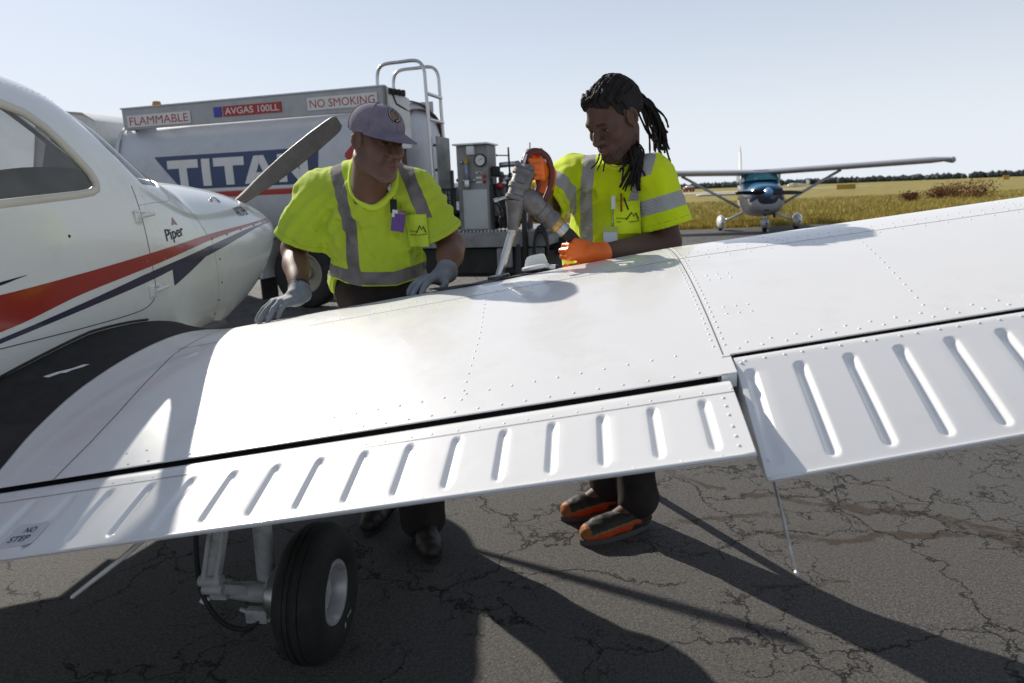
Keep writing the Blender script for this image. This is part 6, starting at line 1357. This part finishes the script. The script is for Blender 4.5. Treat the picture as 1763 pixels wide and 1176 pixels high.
c = at2(-.42, .15); c = np.array(c) + np.array([-.01, -.012, .0]); P2.mb(MB().box(c + np.array([0, 0, .04]), (.016, .006, .05), b=.003), 'badge_clip', M['white_plastic'], shirt2); P2.mb(MB().tube([c + np.array([0, 0, .015]), c + np.array([-.004, -.004, -.05])], .0018, 5), 'badge_cord', M['steel'], shirt2)
bc = c + np.array([-.012, -.012, -.085]); bR = torso_R(-.35); bd = P2.mb(MB().box(bc, (.062, .003, .075), bR, b=.001), 'id_badge', mat('badge_lime', (.45, .55, .08), .4), shirt2, smooth=False)
P2.mb(MB().add([bc + bR @ np.array(q) for q in ((-.027, -.003, -.034), (.027, -.003, -.034), (.027, -.003, .016), (-.027, -.003, .016))], [(0, 1, 2, 3)]), 'badge_card', M['decal'], bd, smooth=False)
# gloves
gf = Field(); W0 = wrist['R']; d = nrmz((-.22, -1, .12)); hand_field(gf, W0, d, (.96, -.2, .1), -1, (.95, 1.45, .8), .05, .95, r=.0096, thumb=(.55, .75, .30), tcurl=.55)
gf.chain([W0 + nrmz(el['R'] - W0) * .06, W0 + d * .01], [.040, .033], .015); lo, hi = bounds(W0, W0 + d * .14, pad=.08); P2.mesh('glove', gf, lo, hi, .0030, M['glove_orange'], rl=1, dfm=False)
gf = Field(); W0 = wrist['L']; d = nrmz((-1, -.06, .22)); hand_field(gf, W0 + d * .005, d, (-.05, -1, .25), 1, (.95, 1.35, .7), .0, 1.0, r=.0112, thumb=(.62, .70, .35), tcurl=.45)
gf.chain([W0 - nrmz(W0 - el['L']) * .02, W0 + d * .015], [.041, .033], .015); lo, hi = bounds(W0, W0 + d * .14, pad=.08); P2.mesh('glove', gf, lo, hi, .0030, M['glove_orange'], rl=1, dfm=False)
# sneakers
M['sneaker'] = attr_mat('sneaker_upper', .55, .3, bump=.3, bs=400)
def sneaker(heel, toe):
    o, V, T = boot(P2, heel, toe, M['sneaker'], 'sneaker', h=.085); heel = np.array(heel); L_ = np.linalg.norm(np.array(toe) - heel); d = nrmz(np.array(toe) - heel); t = (V - heel) @ d / L_; z = V[:, 2]; lat = np.abs((V - heel) @ np.cross(d, [0, 0, 1]))
    col = np.tile(np.array((.030, .024, .020)), (len(V), 1)); line = .046 + .022 * np.clip(1 - t, 0, 1) - .014 * sstep(.75, 1, t)
    col[z < line] = (.50, .060, .016); col[(z >= line) & (z < line + .008)] = (.20, .16, .06); col[(t > .93) & (z > .040)] = (.30, .10, .03); col[(t < .22) & (z > .045)] = (.05, .02, .018); col[(t < .33) & (z < .05)] = (.05, .045, .04)
    col[(t > .3) & (t < .62) & (lat < .018) & (z > .07)] = (.09, .08, .08); attr(o, 'col', col)
    mb = MB(); x = np.cross(d, [0, 0, 1])
    for k in range(5):
        tt = .36 + .07 * k; zz = .118 - .0105 * k; mb.tube([T(tt, -.026, zz - .010), T(tt + .01, 0, zz + .002), T(tt, .026, zz - .010)], .0028, 5)
    P2.mb(mb, 'lace', mat('lace_dark', (.05, .045, .045), .8), o); P2.mb(MB().lathe([(.036, -.02), (.040, 0), (.036, .015), (.030, .015)], T(.18, 0, .115), (0, 0, 1), 20), 'sock', mat('grey_sock', (.22, .21, .23), .9), o)
sneaker((2.635, .865, 0), (2.355, .690, 0)); sneaker((2.535, 1.035, 0), (2.270, .895, 0))
# locs: a close cap of ropes drawn back to a tie, then a tail
hairf = Field(); hairf.ell(Lh2(0, -.028, .055), (.086, .104, .094), hR2, .02).ell(Lh2(0, -.085, .03), (.06, .05, .06), hR2, .04).ell(Lh2(0, .052, .098), (.058, .038, .030), hR2, .03)
hairf.fn(lambda P: np.clip(.6 - 1, 0, 0) + .0045 * np.sin(((P - hc2) @ hR2[:, 0]) * 330 + 3 * wob(P, 25, 6)) + .003 * wob(P, 160, 7), 0, 'd')
hairf.fn(lambda P: (lambda Q: np.maximum(Q[:, 1] - np.interp(Q[:, 2], [-.03, .0, .03, .065, .085, .12], [-.04, .008, .030, .052, .085, .10]), -.045 - Q[:, 2] - .3 * (Q[:, 1] + .05)))((P - hc2) @ hR2), 0, 'i')
for s in (-1, 1): hairf.ell(Lh2(s * .088, -.004, -.004), (.018, .021, .030), hR2, .003, 's')
lo, hi = bounds(hc2 - .13, hc2 + .15, pad=.03); hm, _, _ = P2.mesh('hair', hairf, lo, hi, .0035, M['hair'], rl=1)
rg = np.random.default_rng(5); tie = Lh2(.015, -.128, .012); mb = MB()
def rope(P, r0_, seed):
    P = smooth_path(P, 7); n = len(P); r = r0_ * (1 + .16 * np.sin(np.arange(n) * 1.9 + seed)) * np.linspace(1.0, .72, n); mb.tube(P, r, 6)
for k in range(46):                                     # over the skull
    ph = rg.uniform(-1.25, 1.25); x = .080 * sin(ph); z0_ = .045 + .060 * cos(ph); y0_ = .075 * cos(ph) ** .6 - .005 if abs(ph) < .95 else .030
    P = [Lh2(x * .97, y0_, z0_ + .010)]
    for t in (.25, .5, .75):
        y = y0_ + (-.118 - y0_) * t; e = sqrt(max(.05, 1 - ((y + .026) / .118) ** 2)); P.append(Lh2(.089 * sin(ph * (1 - .2 * t)) * e, y, .045 + .098 * cos(ph * (1 - .1 * t)) * e + rg.normal(0, .002)))
    P.append(tie + rg.normal(0, .008, 3)); rope(P, .0062, k)
for k in range(26):                                     # short puff above the brow
    ph = rg.uniform(-.85, .85); b = Lh2(.062 * sin(ph), .070 * cos(ph) ** .5 + rg.normal(0, .005), .088 + .022 * cos(ph)); mb.tube([b, b + hR2[:, 2] * .012 + hR2[:, 1] * .006 + rg.normal(0, .004, 3), b + hR2[:, 2] * .020 - hR2[:, 1] * .012 + rg.normal(0, .006, 3)], [.0075, .008, .006], 6)
for k in range(42):                                     # tail hanging behind the shoulder
    t_ = tie + rg.normal(0, .012, 3); e = np.array([2.678, .875, 1.565]) + rg.normal(0, 1, 3) * np.array([.018, .02, .034]); m1 = tie + np.array([.036, .02, .010]) + rg.normal(0, .011, 3); m2 = (m1 + e) / 2 + np.array([.018, .01, .0]) + rg.normal(0, .010, 3); rope([t_, m1, m2, e], .0050, k)
for k in range(52):                                     # falling in front of the shoulder
    yy = rg.uniform(-.105, -.020); s_ = Lh2(.086, yy, rg.uniform(-.02, .03)); e = np.array([2.562 + rg.normal(0, .026), .742 + rg.normal(0, .010), rg.uniform(1.395, 1.50)]); m1 = Lh2(.094 + rg.normal(0, .004), yy * .8 - .012, -.05); m2 = np.array([2.566 + rg.normal(0, .014), .748 + rg.normal(0, .010), 1.540 + rg.normal(0, .012)]); rope([s_, m1, m2, e], .0048, k)
for k in range(3):                                      # a few under the chin
    b = np.array([2.432 + .014 * k, .752, 1.508]); rope([b + np.array([.01, .03, .03]), b, b + np.array([-.022 + .008 * k, -.006, -.022 - .006 * k])], .0038, k)
ro = P2.mb(mb, 'locs', M['hair'], hm); ro['kind'] = 'stuff'
P2.mb(MB().lathe([(.026, -.012), (.031, -.008), (.031, .008), (.026, .012)], tie, tie - Lh2(0, -.05, .03), 18), 'hair_tie', M['black'], hm); P2.mb(MB().lathe([(.004, -.004), (.0075, 0), (.004, .004)], Lh2(-.022, .062, .132), hR2[:, 2], 12), 'hair_bead', M['steel'], hm)

# ------------------------------------------------------------------ nozzle, hose, mat and cap on the wing
def bobj(name, label, cat, base):
    o = empty(name, tuple(wor(*base)), -HD); tag(o, label, cat); return o, np.array(base, float)
def put(mb, name, m, par, base, **k): mb.V = [tuple(np.array(v) - base) for v in mb.V]; return mb.build(name, m, par, **k)
nz_, nb_ = bobj('fuel_nozzle', 'metal fuel nozzle with maroon guard standing in the wing filler', 'fuel nozzle', (2.073, .60, 1.115))
pt = {'tip': np.array([2.062, .600, 1.095]), 'sp': np.array([2.123, .630, 1.280]), 'cone': np.array([2.130, .638, 1.345]), 'lo': np.array([2.136, .643, 1.385]), 'hi': np.array([2.168, .660, 1.478])}
ax = nrmz(pt['sp'] - pt['tip']); ax2 = nrmz(pt['hi'] - pt['lo'])
put(MB().tube([pt['tip'], pt['sp']], .0152, 18).lathe([(.0152, 0), (.0162, .004), (.0162, .02), (.0152, .024)], pt['sp'] - ax * .02, ax, 18), 'spout', M['steel'], nz_, nb_, angle=40)
put(MB().lathe([(.016, -.004), (.020, 0), (.024, .03), (.032, .075), (.036, .09), (.037, .10), (.030, .104)], pt['sp'], nrmz(pt['lo'] - pt['sp']), 28), 'spout_collar', M['cast'], nz_, nb_, angle=40)
bd = MB().lathe([(.0, 0), (.034, .0), (.040, .006), (.041, .016), (.036, .020), (.036, .040), (.041, .046), (.042, .060), (.037, .066), (.036, .092), (.042, .098), (.043, .112), (.038, .118), (.0, .120)], pt['lo'] - ax2 * .006, ax2, 32)
bd.box(pt['hi'] + ax2 * .022 - np.array([.004, 0, 0]), (.074, .06, .018), lookR(ax2), b=.006).box(pt['lo'] + ax2 * .05 + np.array([.030, -.006, .018]), (.03, .05, .07), lookR(ax2), b=.010)
for k in range(6): bd.tube([pt['hi'] + ax2 * .012 + .034 * (cos(k * 1.05) * lookR(ax2)[:, 0] + sin(k * 1.05) * lookR(ax2)[:, 1]), pt['hi'] + ax2 * .036 + .034 * (cos(k * 1.05) * lookR(ax2)[:, 0] + sin(k * 1.05) * lookR(ax2)[:, 1])], .0045, 6)
put(bd, 'valve_body', M['cast'], nz_, nb_, angle=35)
put(MB().lathe([(.0, -.05), (.008, -.05), (.009, -.035), (.006, -.034), (.006, 0)], pt['lo'] + ax2 * .012 + np.array([-.034, -.01, 0]), (.9, .2, .25), 10), 'vent_plug', M['steel'], nz_, nb_, angle=40)
put(MB().lathe([(.0, 0), (.0135, 0), (.0135, .008), (.008, .012), (.006, .045), (.0, .046)], pt['hi'] + ax2 * .025 + np.array([-.012, -.02, 0]), ax2, 12), 'stem', M['steel'], nz_, nb_, angle=40)
i0 = np.array([2.165, .652, 1.400]); i1 = np.array([2.290, .680, 1.282]); av = nrmz(i1 - i0)
put(MB().lathe([(.028, -.01), (.036, .0), (.040, .018), (.041, .045), (.038, .062), (.034, .070), (.034, .082), (.037, .086), (.037, .108), (.033, .112), (.033, .124), (.035, .128), (.035, .150), (.028, .154)], i0, av, 30), 'inlet_swivel', M['cast'], nz_, nb_, angle=35)
put(MB().lathe([(.030, .150), (.0305, .152), (.0305, .172), (.026, .176)], i0, av, 24), 'coupling_ring', mat('brass', (.55, .35, .12), .35, metal=1, var=.2, vs=40), nz_, nb_, angle=35)
G0 = [pt['hi'] + ax2 * .030 + np.array([.006, .0, 0]), (2.178, .668, 1.530), (2.196, .684, 1.552), (2.226, .700, 1.552), (2.254, .712, 1.528), (2.266, .716, 1.480), (2.262, .712, 1.440), (2.250, .702, 1.405), (2.236, .690, 1.375)]
M['maroon'] = mat('maroon_rubber', (.12, .028, .022), .6, var=.2, vs=30, bump=.3)
put(MB().tube(smooth_path(G0, 6), [.017] * 12 + [.015] * 25 + [.0145] * 12, 12, sq=.62), 'hand_guard', M['maroon'], nz_, nb_)
put(MB().tube(smooth_path([pt['hi'] + np.array([.028, .004, .012]), (2.204, .676, 1.496), (2.214, .690, 1.462), (2.216, .690, 1.430), (2.206, .680, 1.400)], 6), .0085, 10), 'trigger_lever', M['maroon'], nz_, nb_)
hs, hb_ = bobj('fuel_hose', 'black rubber fuel hose from the orange glove down behind the wing', 'hose', (2.4, .95, 0))
HP = [i0 + av * .165, i0 + av * .20, (2.338, .705, 1.232), (2.372, .76, 1.165), (2.41, .88, 1.03), (2.45, 1.06, .80), (2.46, 1.28, .40), (2.45, 1.55, .06), (2.42, 1.9, .026), (2.38, 2.6, .026), (2.2, 3.6, .026), (2.0, 4.4, .026), (1.75, 5.0, .06), (1.70, 5.15, .5), (1.70, 5.25, .9)]
put(MB().tube(smooth_path(HP, 8), .0235, 14), 'hose', M['black'], hs, hb_)
put(MB().lathe([(.0235, 0), (.0265, .002), (.0265, .03), (.0235, .032)], i0 + av * .172, av, 18), 'hose_ferrule', M['steel'], hs, hb_, angle=40)
# rubber mat draped over the leading edge round the filler
mo, mb0 = bobj('filler_mat', 'black rubber mat lying on the wing leading edge round the filler', 'mat', (2.05, .6, 1.12))
def wxn(s_): return s_
G = []; na, nx_ = 30, 16
for i, a in enumerate(np.linspace(1.815, 2.285, na)):
    row = []
    for j, x in enumerate(np.linspace(.035, .232, nx_)):
        k = abs(i / (na - 1) * 2 - 1); xx_ = .13 + (x - .13) * (1 - .55 * k ** 3) + .035 * (a - 2.05) / .235 * -.4; lift = .004 + .008 * max(0, (k - .7) / .3) ** 1.2 + .0025 * sin(i * .7 + j * .5)
        row.append(wup(a, xx_) + wnrm(a, xx_) * lift)
    G.append(row)
G = np.array(G); mbm = MB().grid(G, flip=True); Gd = G - np.array([0, 0, .0035]); mbm.grid(Gd)
for A_, B_ in ((G[0], Gd[0]), (G[-1][::-1], Gd[-1][::-1]), (G[:, -1], Gd[:, -1]), (G[::-1, 0], Gd[::-1, 0])): mbm.grid(np.stack([A_, B_], 0))
put(mbm, 'mat_sheet', M['black'], mo, mb0)
Nf = wnrm(2.068, .165); put(MB().lathe([(.024, -.004), (.040, -.002), (.042, .008), (.036, .013), (.026, .012), (.024, .002)], wup(2.068, .165) + Nf * .004, Nf, 28), 'filler_neck', M['steel'], wing if False else mo, mb0, angle=40)
# white cap on the mat: round base and raised grip flap
co, cb0 = bobj('filler_cap', 'white fuel cap with raised grip lying on the black mat', 'fuel cap', tuple(wup(2.205, .16)))
cN = wnrm(2.205, .16); cc = wup(2.205, .16) + cN * .010
put(MB().lathe([(0, 0), (.050, 0), (.053, .004), (.052, .012), (.046, .016), (.030, .018), (0, .018)], cc, cN, 32), 'cap_base', M['fus'], co, cb0, angle=40)
cT = lookR(np.array([.10, -.05, 1.0])); c0 = cc + cN * .016; out = [(-.040, 0), (-.036, .020), (-.030, .030), (-.018, .034), (.022, .036), (.034, .032), (.038, .022), (.044, .006), (.044, 0)]
mbc = MB(); A = [c0 + np.array([x, .010, z * 1.05 + x * .12]) for x, z in out]; B = [c0 + np.array([x, .022, z * 1.05 + x * .12]) for x, z in out]; n_ = len(out); mbc.add(A + B, [tuple(range(n_)), tuple(range(n_, 2 * n_))[::-1]] + [(i, i + n_, (i + 1) % n_ + n_, (i + 1) % n_) for i in range(n_)]); put(mbc, 'grip_flap', M['fus'], co, cb0, angle=50)
put(MB().box(cc + np.array([.055, -.01, .010]), (.035, .05, .012), b=.004), 'cap_tab', M['fus'], co, cb0, angle=40)
